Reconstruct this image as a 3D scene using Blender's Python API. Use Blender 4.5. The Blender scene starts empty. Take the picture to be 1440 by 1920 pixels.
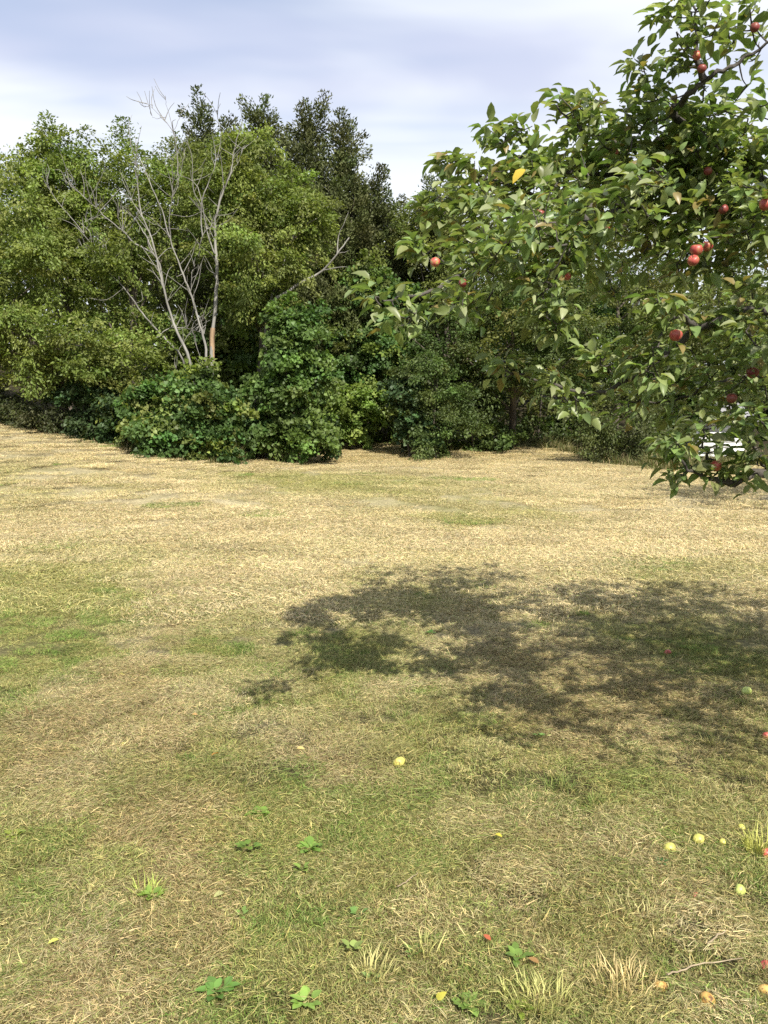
import bpy, math, random
import numpy as np
from mathutils import Vector, Matrix

# ------------------------------------------------------------------ camera, sky, sun, exposure
scene = bpy.context.scene
CAM_H, PITCH, FOV = 1.6, math.radians(7.0), math.radians(63.0)
FPX = 960.0 / math.tan(FOV / 2)                       # focal length in photograph pixels (1440 x 1920)
cam_data = bpy.data.cameras.new('camera')
cam_data.sensor_fit = 'VERTICAL'
cam_data.angle = FOV
cam_data.clip_start, cam_data.clip_end = 0.05, 3000
cam = bpy.data.objects.new('camera', cam_data)
cam.location = (0, 0, CAM_H)
cam.rotation_euler = (math.pi / 2 - PITCH, 0, 0)
scene.collection.objects.link(cam)
scene.camera = cam

SUN_EL, SUN_AZ = math.radians(45), math.radians(21)   # light travels forward and a little to the left
sun_data = bpy.data.lights.new('sun', 'SUN')
sun_data.energy, sun_data.angle, sun_data.color = 4.6, math.radians(0.53), (1.0, 0.94, 0.82)
sun = bpy.data.objects.new('sun', sun_data)
TRAVEL = Vector((-math.sin(SUN_AZ) * math.cos(SUN_EL), math.cos(SUN_AZ) * math.cos(SUN_EL), -math.sin(SUN_EL)))
sun.rotation_euler = TRAVEL.to_track_quat('-Z', 'Y').to_euler()
sun.location = (6, -14, 18)
scene.collection.objects.link(sun)

world = bpy.data.worlds.new('World')
scene.world = world
world.use_nodes = True
WN, WL = world.node_tree.nodes, world.node_tree.links
WN.clear()


def wn(kind, **kw):
    n = WN.new(kind)
    for k, v in kw.items():
        setattr(n, k, v)
    return n


SKY_A, SKY_B = (11.3, 5.7, 0), (1.2, 9.4, 0)


def build_sky():
    out = wn('ShaderNodeOutputWorld')
    bg = wn('ShaderNodeBackground')
    bg.inputs['Strength'].default_value = 0.1
    sky = wn('ShaderNodeTexSky', sky_type='NISHITA', sun_disc=False)
    sky.sun_elevation = SUN_EL
    sky.sun_rotation = math.radians(180) - SUN_AZ
    sky.dust_density, sky.air_density, sky.ozone_density = 1.2, 1.0, 1.6
    tc = wn('ShaderNodeTexCoord')
    sep = wn('ShaderNodeSeparateXYZ')
    WL.new(tc.outputs['Generated'], sep.inputs[0])
    zc = wn('ShaderNodeMath', operation='MAXIMUM'); WL.new(sep.outputs['Z'], zc.inputs[0]); zc.inputs[1].default_value = 0.0
    den = wn('ShaderNodeMath', operation='ADD'); WL.new(zc.outputs[0], den.inputs[0]); den.inputs[1].default_value = 0.10
    dx = wn('ShaderNodeMath', operation='DIVIDE'); WL.new(sep.outputs['X'], dx.inputs[0]); WL.new(den.outputs[0], dx.inputs[1])
    dy = wn('ShaderNodeMath', operation='DIVIDE'); WL.new(sep.outputs['Y'], dy.inputs[0]); WL.new(den.outputs[0], dy.inputs[1])
    cmb = wn('ShaderNodeCombineXYZ'); WL.new(dx.outputs[0], cmb.inputs[0]); WL.new(dy.outputs[0], cmb.inputs[1])

    def cloud(scale, rot, loc, detail, rough, lo, hi, distort=0.4):
        mp = wn('ShaderNodeMapping')
        mp.inputs['Scale'].default_value = scale
        mp.inputs['Rotation'].default_value = (0, 0, rot)
        mp.inputs['Location'].default_value = loc
        WL.new(cmb.outputs[0], mp.inputs[0])
        nz = wn('ShaderNodeTexNoise')
        nz.inputs['Scale'].default_value = 1.0
        nz.inputs['Detail'].default_value = detail
        nz.inputs['Roughness'].default_value = rough
        nz.inputs['Distortion'].default_value = distort
        WL.new(mp.outputs[0], nz.inputs['Vector'])
        mr = wn('ShaderNodeMapRange', interpolation_type='SMOOTHSTEP')
        mr.inputs['From Min'].default_value, mr.inputs['From Max'].default_value = lo, hi
        WL.new(nz.outputs['Fac'], mr.inputs['Value'])
        return mr.outputs[0]
    thin = cloud((0.62, 1.45, 1), 0.36, SKY_A, 3.0, 0.45, 0.36, 0.60, 0.35)      # veil of high cloud
    grey = cloud((0.75, 1.7, 1), 0.30, SKY_B, 4.0, 0.5, 0.36, 0.62, 0.4)     # thicker, greyer streaks
    mixc = wn('ShaderNodeMixRGB')
    mixc.inputs['Color1'].default_value = (5.7, 5.95, 6.4, 1)
    mixc.inputs['Color2'].default_value = (4.0, 4.3, 5.4, 1)
    WL.new(grey, mixc.inputs['Fac'])
    # the veil brightens to white towards the horizon
    hz = wn('ShaderNodeMapRange', interpolation_type='SMOOTHSTEP')
    hz.inputs['From Min'].default_value, hz.inputs['From Max'].default_value = 0.355, 0.25
    WL.new(zc.outputs[0], hz.inputs['Value'])
    mixh = wn('ShaderNodeMixRGB')
    mixh.inputs['Color2'].default_value = (6.3, 6.5, 6.7, 1)
    WL.new(mixc.outputs[0], mixh.inputs['Color1'])
    hzm = wn('ShaderNodeMath', operation='MULTIPLY'); WL.new(hz.outputs[0], hzm.inputs[0]); hzm.inputs[1].default_value = 0.85
    WL.new(hzm.outputs[0], mixh.inputs['Fac'])
    cov = wn('ShaderNodeMath', operation='MAXIMUM'); WL.new(thin, cov.inputs[0]); WL.new(hzm.outputs[0], cov.inputs[1])
    covm = wn('ShaderNodeMath', operation='MULTIPLY_ADD'); WL.new(cov.outputs[0], covm.inputs[0])
    covm.inputs[1].default_value, covm.inputs[2].default_value = 0.58, 0.40
    fin = wn('ShaderNodeMixRGB')
    WL.new(covm.outputs[0], fin.inputs['Fac'])
    WL.new(sky.outputs[0], fin.inputs['Color1'])
    WL.new(mixh.outputs[0], fin.inputs['Color2'])
    WL.new(fin.outputs[0], bg.inputs['Color'])
    WL.new(bg.outputs[0], out.inputs['Surface'])


build_sky()
scene.view_settings.view_transform = 'Standard'
scene.view_settings.look = 'None'
scene.view_settings.gamma = 1.0
scene.view_settings.use_curve_mapping = False
scene.view_settings.exposure = 0.82
scene.render.engine = 'CYCLES'
scene.cycles.max_bounces = 5
scene.cycles.diffuse_bounces = 3
scene.cycles.transmission_bounces = 3
scene.cycles.glossy_bounces = 2
scene.cycles.use_denoising = False
scene.cycles.use_adaptive_sampling = False

rng = np.random.default_rng(11)
random.seed(5)
COL = scene.collection

# ------------------------------------------------------------------ helpers: pixels, noise, ground
CP, SP = math.cos(PITCH), math.sin(PITCH)


def ray(px, row):
    vx, vy = (px - 720.0) / FPX, (960.0 - row) / FPX
    return np.array([vx, CP + vy * SP, -SP + vy * CP])


def P(px, row, Y):
    """the point of the place seen at that pixel of the photograph, Y metres in front"""
    d = ray(px, row)
    return np.array([0, 0, CAM_H]) + d * (Y / d[1])


_tab = np.random.default_rng(3).random((6, 256, 256))


def vnoise(x, y, k=0):
    x, y = np.asarray(x, float) + 512.0, np.asarray(y, float) + 512.0
    xi, yi = np.floor(x).astype(int), np.floor(y).astype(int)
    fx, fy = x - xi, y - yi
    fx, fy = fx * fx * (3 - 2 * fx), fy * fy * (3 - 2 * fy)
    t = _tab[k % 6]
    a, b = t[xi % 256, yi % 256], t[(xi + 1) % 256, yi % 256]
    c, d = t[xi % 256, (yi + 1) % 256], t[(xi + 1) % 256, (yi + 1) % 256]
    return (a * (1 - fx) + b * fx) * (1 - fy) + (c * (1 - fx) + d * fx) * fy


def fbm(x, y, k=0, octaves=3):
    s, a, tot = 0.0, 1.0, 0.0
    for o in range(octaves):
        s = s + a * vnoise(x * 2 ** o + 7.3 * o, y * 2 ** o - 3.1 * o, k + o)
        tot += a
        a *= 0.55
    return s / tot


def sstep(a, b, v):
    t = np.clip((v - a) / (b - a), 0, 1)
    return t * t * (3 - 2 * t)


def gz(x, y):
    x, y = np.asarray(x, float), np.asarray(y, float)
    z = 0.30 * sstep(8, 20, y) + 0.33 * sstep(20.5, 26, y) + 2.6 * sstep(27, 46, y)
    z = z + 0.045 * np.clip(-x - 1.5, 0, 11) ** 1.55 * sstep(7, 18, y)
    z = z + 0.07 * np.exp(-((y - 13.6) / 1.3) ** 2) - 0.05 * np.exp(-((y - 17.2 - 0.1 * x) / 1.2) ** 2)
    near = np.exp(-(np.hypot(x, y) / 40) ** 2)
    z = z + near * (0.10 * (fbm(x * 0.35, y * 0.35, 1) - 0.5) + 0.035 * (fbm(x * 1.9, y * 1.9, 2) - 0.5) + 0.045 * (vnoise(x * 6.5, y * 6.5, 3) - 0.5))
    return z


def at(px, row):
    d = ray(px, row)
    t = 1.0
    p = np.array([0, 0, CAM_H])
    while t < 80:
        q = p + d * t
        if q[2] <= float(gz(q[0], q[1])):
            break
        t += 0.02
    return p + d * t


# ------------------------------------------------------------------ helpers: meshes and objects
def mesh_np(name, V, F, col=None, smooth=False):
    V, F = np.asarray(V, np.float32), np.asarray(F, np.int32)
    me = bpy.data.meshes.new(name)
    me.vertices.add(len(V)); me.vertices.foreach_set('co', V.ravel())
    k = F.shape[1]
    me.loops.add(F.size); me.loops.foreach_set('vertex_index', F.ravel())
    me.polygons.add(len(F)); me.polygons.foreach_set('loop_start', np.arange(0, F.size, k, dtype=np.int32))
    if smooth:
        me.polygons.foreach_set('use_smooth', np.ones(len(F), bool))
    me.update(calc_edges=True)
    if col is not None:
        a = me.color_attributes.new('col', 'FLOAT_COLOR', 'POINT')
        c = np.ones((len(V), 4), np.float32); c[:, :3] = col
        a.data.foreach_set('color', c.ravel())
    return me


def link(name, me, mat=None, parent=None, loc=None):
    o = bpy.data.objects.new(name, me)
    COL.objects.link(o)
    if mat is not None and me is not None and not len(me.materials):
        me.materials.append(mat)
    if parent is not None:
        o.parent = parent
    if loc is not None:
        o.location = loc
    return o


def tag(o, label=None, cat=None, group=None, kind=None):
    for k, v in (('label', label), ('category', cat), ('group', group), ('kind', kind)):
        if v:
            o[k] = v
    return o


def empty(name, loc, label, cat, group=None):
    return tag(link(name, None, loc=tuple(loc)), label, cat, group)


def merge(parts):
    V, F, off = [], [], 0
    for v, f in parts:
        V.append(np.asarray(v, float)); F.append(np.asarray(f) + off); off += len(v)
    return np.concatenate(V), np.concatenate(F)


def tube(pts, radii, sides=6, wob=0.0):
    """a tapered limb along a path; quads"""
    pts = np.asarray(pts, float)
    n = len(pts)
    radii = np.interp(np.linspace(0, 1, n), np.linspace(0, 1, len(radii)), radii)
    T = np.gradient(pts, axis=0)
    T /= np.linalg.norm(T, axis=1)[:, None] + 1e-9
    ref = np.array([0.31, 0.17, 0.93]) if abs(T[0][2]) < 0.9 else np.array([0.9, 0.3, 0.1])
    A = np.cross(T, ref); A /= np.linalg.norm(A, axis=1)[:, None] + 1e-9
    B = np.cross(T, A)
    an = np.linspace(0, 2 * math.pi, sides, endpoint=False)
    r = radii[:, None] * (1 + wob * (rng.random((n, sides)) - 0.5))
    V = pts[:, None, :] + r[..., None] * (np.cos(an)[None, :, None] * A[:, None, :] + np.sin(an)[None, :, None] * B[:, None, :])
    V = V.reshape(-1, 3)
    i, j = np.meshgrid(np.arange(n - 1), np.arange(sides), indexing='ij')
    a = i * sides + j; b = i * sides + (j + 1) % sides
    F = np.stack([a, b, b + sides, a + sides], -1).reshape(-1, 4)
    return V, F


def smooth_path(pts, n=4, jit=0.0):
    """Catmull-Rom through control points"""
    p = np.asarray(pts, float)
    if len(p) < 3:
        t = np.linspace(0, 1, n * 2)[:, None]
        out = p[0] * (1 - t) + p[-1] * t
    else:
        q = np.vstack([2 * p[0] - p[1], p, 2 * p[-1] - p[-2]])
        out = []
        for i in range(1, len(q) - 2):
            for t in np.linspace(0, 1, n, endpoint=False):
                a, b, c, d = q[i - 1], q[i], q[i + 1], q[i + 2]
                out.append(0.5 * (2 * b + (c - a) * t + (2 * a - 5 * b + 4 * c - d) * t * t + (3 * b - a - 3 * c + d) * t ** 3))
        out.append(p[-1])
        out = np.array(out)
    if jit:
        j = (rng.random(out.shape) - 0.5) * 2 * jit
        j[0] = 0
        out = out + j
    return out


def norm(a):
    return a / (np.linalg.norm(a, axis=-1, keepdims=True) + 1e-9)


T_SIMPLE = (np.array([[0, 0, 0], [-.5, .42, .12], [0, 1, -.08], [.5, .42, .12]]), np.array([[0, 2, 1], [0, 3, 2]]))
T_BROAD = (np.array([[0, .08, 0], [-.42, -.06, .05], [-.55, .45, .10], [0, 1, -.12], [.55, .45, .10], [.42, -.06, .05]]),
           np.array([[0, 2, 1], [0, 3, 2], [0, 4, 3], [0, 5, 4]]))


def _apple_template(curl=0.34, fold=0.32):
    rows = [(0.0, .02), (.16, .32), (.42, .50), (.76, .34), (1.0, .015)]
    V = []
    for t, w in rows:
        z = -curl * (t ** 2) + 0.05 * t
        V += [(-w, t, z + fold * w), (0, t, z), (w, t, z + fold * w)]
    F = []
    for i in range(len(rows) - 1):
        a = i * 3
        F += [[a, a + 1, a + 4], [a, a + 4, a + 3], [a + 1, a + 2, a + 5], [a + 1, a + 5, a + 4]]
    return np.array(V), np.array(F)


T_APPLE = _apple_template()


def place_leaves(pos, tip, nrm, L, W, tmpl):
    """copy a leaf template to many places: pos, tip direction, normal, length, width"""
    TV, TF = tmpl
    tip = norm(tip)
    nrm = norm(nrm - tip * np.sum(nrm * tip, -1, keepdims=True))
    side = np.cross(tip, nrm)
    V = (pos[:, None, :] + TV[None, :, 0:1] * W[:, None, None] * side[:, None, :]
         + TV[None, :, 1:2] * L[:, None, None] * tip[:, None, :]
         + TV[None, :, 2:3] * L[:, None, None] * nrm[:, None, :])
    F = TF[None] + (np.arange(len(pos)) * len(TV))[:, None, None]
    return V.reshape(-1, 3), F.reshape(-1, 3)


# ------------------------------------------------------------------ materials
def new_mat(name):
    m = bpy.data.materials.new(name)
    m.use_nodes = True
    m.node_tree.nodes.clear()
    return m, m.node_tree.nodes, m.node_tree.links


def leaf_mat(name, rough=0.5, transl=0.35, spec=0.35, noise_scale=0.0):
    m, N, L = new_mat(name)
    out = N.new('ShaderNodeOutputMaterial')
    at_ = N.new('ShaderNodeAttribute'); at_.attribute_name = 'col'
    pb = N.new('ShaderNodeBsdfPrincipled')
    pb.inputs['Roughness'].default_value = rough
    pb.inputs['Specular IOR Level'].default_value = spec
    colour = at_.outputs['Color']
    if noise_scale:
        tc = N.new('ShaderNodeTexCoord'); nz = N.new('ShaderNodeTexNoise')
        nz.inputs['Scale'].default_value = noise_scale
        L.new(tc.outputs['Object'], nz.inputs['Vector'])
        mr = N.new('ShaderNodeMapRange')
        mr.inputs['To Min'].default_value, mr.inputs['To Max'].default_value = 0.7, 1.3
        L.new(nz.outputs['Fac'], mr.inputs['Value'])
        mx = N.new('ShaderNodeMixRGB'); mx.blend_type = 'MULTIPLY'; mx.inputs['Fac'].default_value = 1
        L.new(colour, mx.inputs['Color1']); L.new(mr.outputs[0], mx.inputs['Color2'])
        colour = mx.outputs[0]
    L.new(colour, pb.inputs['Base Color'])
    if transl:
        tr = N.new('ShaderNodeBsdfTranslucent')
        hs = N.new('ShaderNodeMixRGB'); hs.blend_type = 'MULTIPLY'; hs.inputs['Fac'].default_value = 1
        hs.inputs['Color2'].default_value = (1.5, 1.6, 0.7, 1)
        L.new(colour, hs.inputs['Color1']); L.new(hs.outputs[0], tr.inputs['Color'])
        mx = N.new('ShaderNodeMixShader'); mx.inputs[0].default_value = transl
        L.new(pb.outputs[0], mx.inputs[1]); L.new(tr.outputs[0], mx.inputs[2])
        L.new(mx.outputs[0], out.inputs['Surface'])
    else:
        L.new(pb.outputs[0], out.inputs['Surface'])
    return m


def noise_mat(name, ramp, scale, rough=0.85, bump=0.0, bump_scale=None, stretch=(1, 1, 1), detail=5, rnd=False):
    """object-space noise through a colour ramp"""
    m, N, L = new_mat(name)
    out = N.new('ShaderNodeOutputMaterial')
    pb = N.new('ShaderNodeBsdfPrincipled')
    pb.inputs['Roughness'].default_value = rough
    tc = N.new('ShaderNodeTexCoord'); mp = N.new('ShaderNodeMapping')
    mp.inputs['Scale'].default_value = stretch
    L.new(tc.outputs['Object'], mp.inputs[0])
    vec = mp.outputs[0]
    if rnd:
        oi = N.new('ShaderNodeObjectInfo')
        ad = N.new('ShaderNodeVectorMath'); ad.operation = 'MULTIPLY_ADD'
        cb = N.new('ShaderNodeCombineXYZ')
        for i in range(3):
            L.new(oi.outputs['Random'], cb.inputs[i])
        L.new(cb.outputs[0], ad.inputs[0]); ad.inputs[1].default_value = (3.7, 9.1, 5.3); L.new(vec, ad.inputs[2])
        vec = ad.outputs[0]
    nz = N.new('ShaderNodeTexNoise')
    nz.inputs['Scale'].default_value = scale; nz.inputs['Detail'].default_value = detail
    L.new(vec, nz.inputs['Vector'])
    cr = N.new('ShaderNodeValToRGB')
    el = cr.color_ramp.elements
    for i, (p, c) in enumerate(ramp):
        e = el[i] if i < 2 else el.new(p)
        e.position = p; e.color = (*c, 1)
    L.new(nz.outputs['Fac'], cr.inputs[0]); L.new(cr.outputs[0], pb.inputs['Base Color'])
    if bump:
        bn = N.new('ShaderNodeBump'); bn.inputs['Strength'].default_value = bump; bn.inputs['Distance'].default_value = 0.02
        n2 = N.new('ShaderNodeTexNoise'); n2.inputs['Scale'].default_value = bump_scale or scale * 3
        n2.inputs['Detail'].default_value = 6
        L.new(vec, n2.inputs['Vector']); L.new(n2.outputs['Fac'], bn.inputs['Height'])
        L.new(bn.outputs[0], pb.inputs['Normal'])
    L.new(pb.outputs[0], out.inputs['Surface'])
    return m


M_GRASS = leaf_mat('grass_blades', 0.6, 0.22, 0.25)
M_LEAF = leaf_mat('tree_leaves', 0.5, 0.36, 0.3)
M_CEDAR = leaf_mat('cedar_sprays', 0.6, 0.15, 0.25)
M_APPLELEAF = leaf_mat('apple_leaves', 0.40, 0.33, 0.45, noise_scale=30)
M_BARK = noise_mat('grey_brown_bark', [(0.3, (.06, .05, .04)), (0.7, (.17, .145, .115))], 6, 0.9, 0.8, 20, (1, 1, .25))
M_DEADWOOD = noise_mat('bleached_dead_wood', [(0.3, (.10, .095, .085)), (0.7, (.29, .28, .255))], 5, 0.85, 0.5, 20, (1, 1, .3))
M_RAWWOOD = noise_mat('stripped_raw_wood', [(0.3, (.15, .10, .06)), (0.7, (.36, .25, .15))], 9, 0.85, 0.6, 25, (1, 1, .3))
M_APPLEBARK = noise_mat('apple_bark', [(0.3, (.035, .031, .026)), (0.7, (.10, .087, .075))], 14, 0.85, 0.7, 40)
M_TWIG = noise_mat('dry_twig', [(0.3, (.22, .17, .11)), (0.7, (.42, .34, .22))], 20, 0.85)

# ------------------------------------------------------------------ ground colour: what grows where
STRAW, OLIVE, GREEN, THATCH, LITTER = (np.array(c) for c in
    ((.535, .46, .28), (.305, .300, .108), (.165, .235, .06), (.38, .31, .15), (.055, .047, .028)))
GREEN_SPOTS = [(60, 1120, 1.3, .9), (160, 1190, .9, .9), (120, 1250, .5, 1.0), (60, 1060, 1.3, .5), (650, 905, 2.2, .85), (500, 895, 1.5, .6), (40, 900, 1.6, .6),
               (860, 968, .6, .8), (1270, 1062, .7, .45), (1200, 1085, .5, .4), (1380, 1055, .6, .4), (660, 1040, .7, .45), (380, 1045, .7, .6), (880, 930, 1.5, .5),
               (1010, 966, .6, .6), (1180, 1200, .5, .9), (1310, 1200, .6, .9), (1380, 1250, .5, .8), (580, 1240, .5, .7), (350, 1130, .5, .6), (420, 1210, .4, .6), (430, 1480, .35, .5),
               (90, 1580, .3, .7), (230, 1500, .3, .6), (500, 1560, .25, .8), (800, 1100, .9, .6), (700, 1180, .9, .6), (740, 1350, .6, .6)]
BROWN_SPOTS = [(100, 1400, .5, .9), (360, 1600, .22, 1.0), (250, 1270, .35, .8), (450, 1060, .8, .5), (700, 850, 3, .8), (560, 870, 2, .6), (1000, 850, 2.5, .7), (260, 1530, .2, .8), (350, 1560, .2, .9),
               (640, 1400, .3, .7), (330, 1180, .5, .6), (280, 1830, .2, .8), (110, 1835, .15, .9), (160, 1560, .2, .7), (1000, 1290, .9, .75), (1150, 1350, .7, .7), (960, 1710, .2, .6), (1010, 1590, .2, .5),
               (1230, 1240, .8, .7), (1250, 1700, .25, .6), (1180, 1860, .15, .5), (560, 1440, .3, .6)]
GS = [(*at(a, b)[:2], r, w) for a, b, r, w in GREEN_SPOTS]
BS = [(*at(a, b)[:2], r, w) for a, b, r, w in BROWN_SPOTS]
EDGE_PX = [(-400, 740), (-150, 775), (0, 795), (120, 815), (250, 846), (330, 860), (400, 868), (470, 860), (560, 838), (620, 831), (700, 832), (760, 836), (800, 848), (860, 842), (1000, 838), (1100, 852),
           (1150, 870), (1240, 880), (1320, 878), (1440, 868), (1700, 868)]
EDGE = np.array([at(a, b)[:2] for a, b in EDGE_PX])


TRACKS = [(np.array([at(*q)[:2] for q in pts]), wd, wt) for pts, wd, wt in (
    ([(370, 1720), (350, 1580), (300, 1400), (250, 1270), (330, 1160), (450, 1050), (430, 965), (250, 885), (60, 835)], .15, .55),
    ([(240, 1600), (150, 1500), (100, 1400), (180, 1250), (290, 1120), (340, 1030), (280, 960), (100, 890)], .15, .48),
    ([(620, 1440), (520, 1250), (600, 1100), (800, 1000), (1100, 940), (1300, 930)], .18, .25))]


def edge_y(x):
    return np.interp(x, EDGE[np.argsort(EDGE[:, 0]), 0], EDGE[np.argsort(EDGE[:, 0]), 1])


def weights(x, y):
    """green, brown and wood-floor share of the ground at a place"""
    n1, n2, n3 = fbm(x * .9, y * .9, 0), fbm(x * 3.1, y * 3.1, 2), fbm(x * 8, y * 8, 4, 2)
    near = 1 - sstep(3.0, 6.4, y)
    amp = .40 + .60 * near
    g = 0.08 + 0.74 * near + amp * (0.8 * (n1 - .5) + 1.0 * (n2 - .5) + 1.1 * (n3 - .5))
    b = 0.06 + 0.06 * near + 0.5 * (fbm(x * 1.3 + 40, y * 1.3, 1) - .5) + 0.9 * (fbm(x * 4 + 9, y * 4, 3) - .5)
    for sx, sy, r, w in GS:
        k = .75 * w * np.exp(-((x - sx) ** 2 + ((y - sy) * .8) ** 2) / r ** 2) * (.4 + 1.2 * n2)
        g = g + k; b = b - .6 * k
    for sx, sy, r, w in BS:
        k = .62 * w * np.exp(-((x - sx) ** 2 + ((y - sy) * .8) ** 2) / r ** 2) * (.5 + n2)
        b = b + k; g = g - .8 * k
    dm = edge_y(x) - y                                                  # mowing runs along the wood edge
    b = b + .16 * np.sin(dm * 4.1 + 2.0 * n1) * sstep(6, 10, y) * sstep(0, 1.5, dm)
    for pl, wd, wt in TRACKS:
        dd = np.full(x.shape, 9.0)
        for p0, p1 in zip(pl[:-1], pl[1:]):
            e = p1 - p0
            t = np.clip(((x - p0[0]) * e[0] + (y - p0[1]) * e[1]) / (e @ e), 0, 1)
            dd = np.minimum(dd, np.hypot(x - p0[0] - t * e[0], y - p0[1] - t * e[1]))
        k = wt * np.exp(-(dd / (wd * (.6 + .8 * n2))) ** 2)
        b = b + k; g = g - .9 * k
    g, b = .92 * sstep(-.05, 1.05, g), .85 * sstep(-.02, 1.1, b)
    wood = sstep(-.3, .8, y - edge_y(x) + 1.2 * (n2 - .5))
    return np.clip(g, 0, 1), np.clip(b, 0, 1), wood


def ground_colour(x, y):
    g, b, wood = weights(x, y)
    c = STRAW[None] * (1 - g[:, None]) + OLIVE[None] * g[:, None]
    c = c * (1 - b[:, None]) + THATCH[None] * b[:, None]
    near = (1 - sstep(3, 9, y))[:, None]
    c = c * (.70 - near * .52)                                          # soil tone plus painted shade between the blades, deeper close by
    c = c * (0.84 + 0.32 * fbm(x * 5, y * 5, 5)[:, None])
    return c * (1 - wood[:, None]) + LITTER[None] * wood[:, None]


def build_ground():
    def axis(lo, hi, fine, far):
        a = list(np.arange(lo, hi + fine, fine))
        s = fine
        while a[-1] < far:
            s *= 1.25; a.append(a[-1] + s)
        s = fine
        while a[0] > -far:
            s *= 1.25; a.insert(0, a[0] - s)
        return np.array(a)
    xs, ys = axis(-11, 11, .13, 900), axis(0.5, 27, .13, 900)
    X, Y = np.meshgrid(xs, ys, indexing='ij')
    x, y = X.ravel(), Y.ravel()
    z = gz(np.clip(x, -300, 300), np.clip(y, -50, 300))
    n, m = X.shape
    i, j = np.meshgrid(np.arange(n - 1), np.arange(m - 1), indexing='ij')
    a = (i * m + j).ravel()
    F = np.stack([a, a + m, a + m + 1, a + 1], -1)
    mat, N, L = new_mat('mown_field')
    out = N.new('ShaderNodeOutputMaterial'); pb = N.new('ShaderNodeBsdfPrincipled'); pb.inputs['Roughness'].default_value = .95
    pb.inputs['Specular IOR Level'].default_value = .1
    at_ = N.new('ShaderNodeAttribute'); at_.attribute_name = 'col'
    tc = N.new('ShaderNodeTexCoord')
    prev = at_.outputs['Color']
    for sc_, lo, hi, st in ((55, .55, 1.35, (1, .45, 1)), (14, .78, 1.2, (.6, 1, 1)), (170, .6, 1.35, (1, 1, 1))):
        mp = N.new('ShaderNodeMapping'); mp.inputs['Scale'].default_value = st; L.new(tc.outputs['Object'], mp.inputs[0])
        nz = N.new('ShaderNodeTexNoise'); nz.inputs['Scale'].default_value = sc_; nz.inputs['Detail'].default_value = 4
        L.new(mp.outputs[0], nz.inputs['Vector'])
        mr = N.new('ShaderNodeMapRange'); mr.inputs['From Min'].default_value, mr.inputs['From Max'].default_value = .25, .75
        mr.inputs['To Min'].default_value, mr.inputs['To Max'].default_value = lo, hi
        L.new(nz.outputs['Fac'], mr.inputs['Value'])
        mx = N.new('ShaderNodeMixRGB'); mx.blend_type = 'MULTIPLY'; mx.inputs['Fac'].default_value = 1
        L.new(prev, mx.inputs['Color1']); L.new(mr.outputs[0], mx.inputs['Color2'])
        prev = mx.outputs[0]
    L.new(prev, pb.inputs['Base Color'])
    nz = N.new('ShaderNodeTexNoise'); nz.inputs['Scale'].default_value = 45; nz.inputs['Detail'].default_value = 6
    L.new(tc.outputs['Object'], nz.inputs['Vector'])
    bn = N.new('ShaderNodeBump'); bn.inputs['Strength'].default_value = .8; bn.inputs['Distance'].default_value = .03
    L.new(nz.outputs['Fac'], bn.inputs['Height']); L.new(bn.outputs[0], pb.inputs['Normal'])
    L.new(pb.outputs[0], out.inputs['Surface'])
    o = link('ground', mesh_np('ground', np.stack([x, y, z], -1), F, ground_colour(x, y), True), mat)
    tag(o, 'mown field of dry straw-coloured grass rising to the tree line', None, None, 'structure')


build_ground()


# ------------------------------------------------------------------ grass: standing stubble and cut hay
def blade_mesh(x, y, L, W, heading, pitch, lift, col, curve, segs=2):
    n = len(x)
    z = gz(x, y) + lift
    base = np.stack([x, y, z], -1)
    h = np.stack([np.cos(heading), np.sin(heading), np.zeros(n)], -1)
    up = np.array([0, 0, 1.0])[None]
    roll = (rng.random(n) - .5) * 1.6
    sd = np.stack([-np.sin(heading), np.cos(heading), np.zeros(n)], -1)
    d0 = h * np.cos(pitch)[:, None] + up * np.sin(pitch)[:, None]
    d1 = norm(d0 + h * curve[:, None] - up * (curve * .6)[:, None] + sd * ((rng.random(n) - .5) * .8)[:, None])
    nn = np.cross(sd, d0)
    s = sd * np.cos(roll)[:, None] + nn * np.sin(roll)[:, None]
    w = (W * .5)[:, None] * s
    if segs == 1:
        V = np.stack([base - w, base + w, base + norm(d0 + d1) * L[:, None]], 1)
        F = (np.arange(n) * 3)[:, None] + np.array([[0, 1, 2]])
        return V.reshape(-1, 3), F, np.repeat(col, 3, 0)
    mid = base + d0 * (L * .5)[:, None]
    tip = mid + d1 * (L * .5)[:, None]
    V = np.stack([base - w * .7, base + w * .7, mid - w * .8, mid + w * .8, tip], 1)
    F = ((np.arange(n) * 5)[:, None, None] + np.array([[0, 1, 3], [0, 3, 2], [2, 3, 4]])[None]).reshape(-1, 3)
    return V.reshape(-1, 3), F, np.repeat(col, 5, 0)


def sample_band(y0, y1, n):
    """places inside the view and a step beside it"""
    u = rng.random(n * 2)
    y = np.sqrt(y0 ** 2 + u * (y1 ** 2 - y0 ** 2))
    x = (rng.random(n * 2) * 2 - 1) * (0.47 * y1 * 1.1 + .6)
    k = np.abs(x) < 0.47 * y * 1.1 + .6
    return x[k][:n], y[k][:n]


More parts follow.
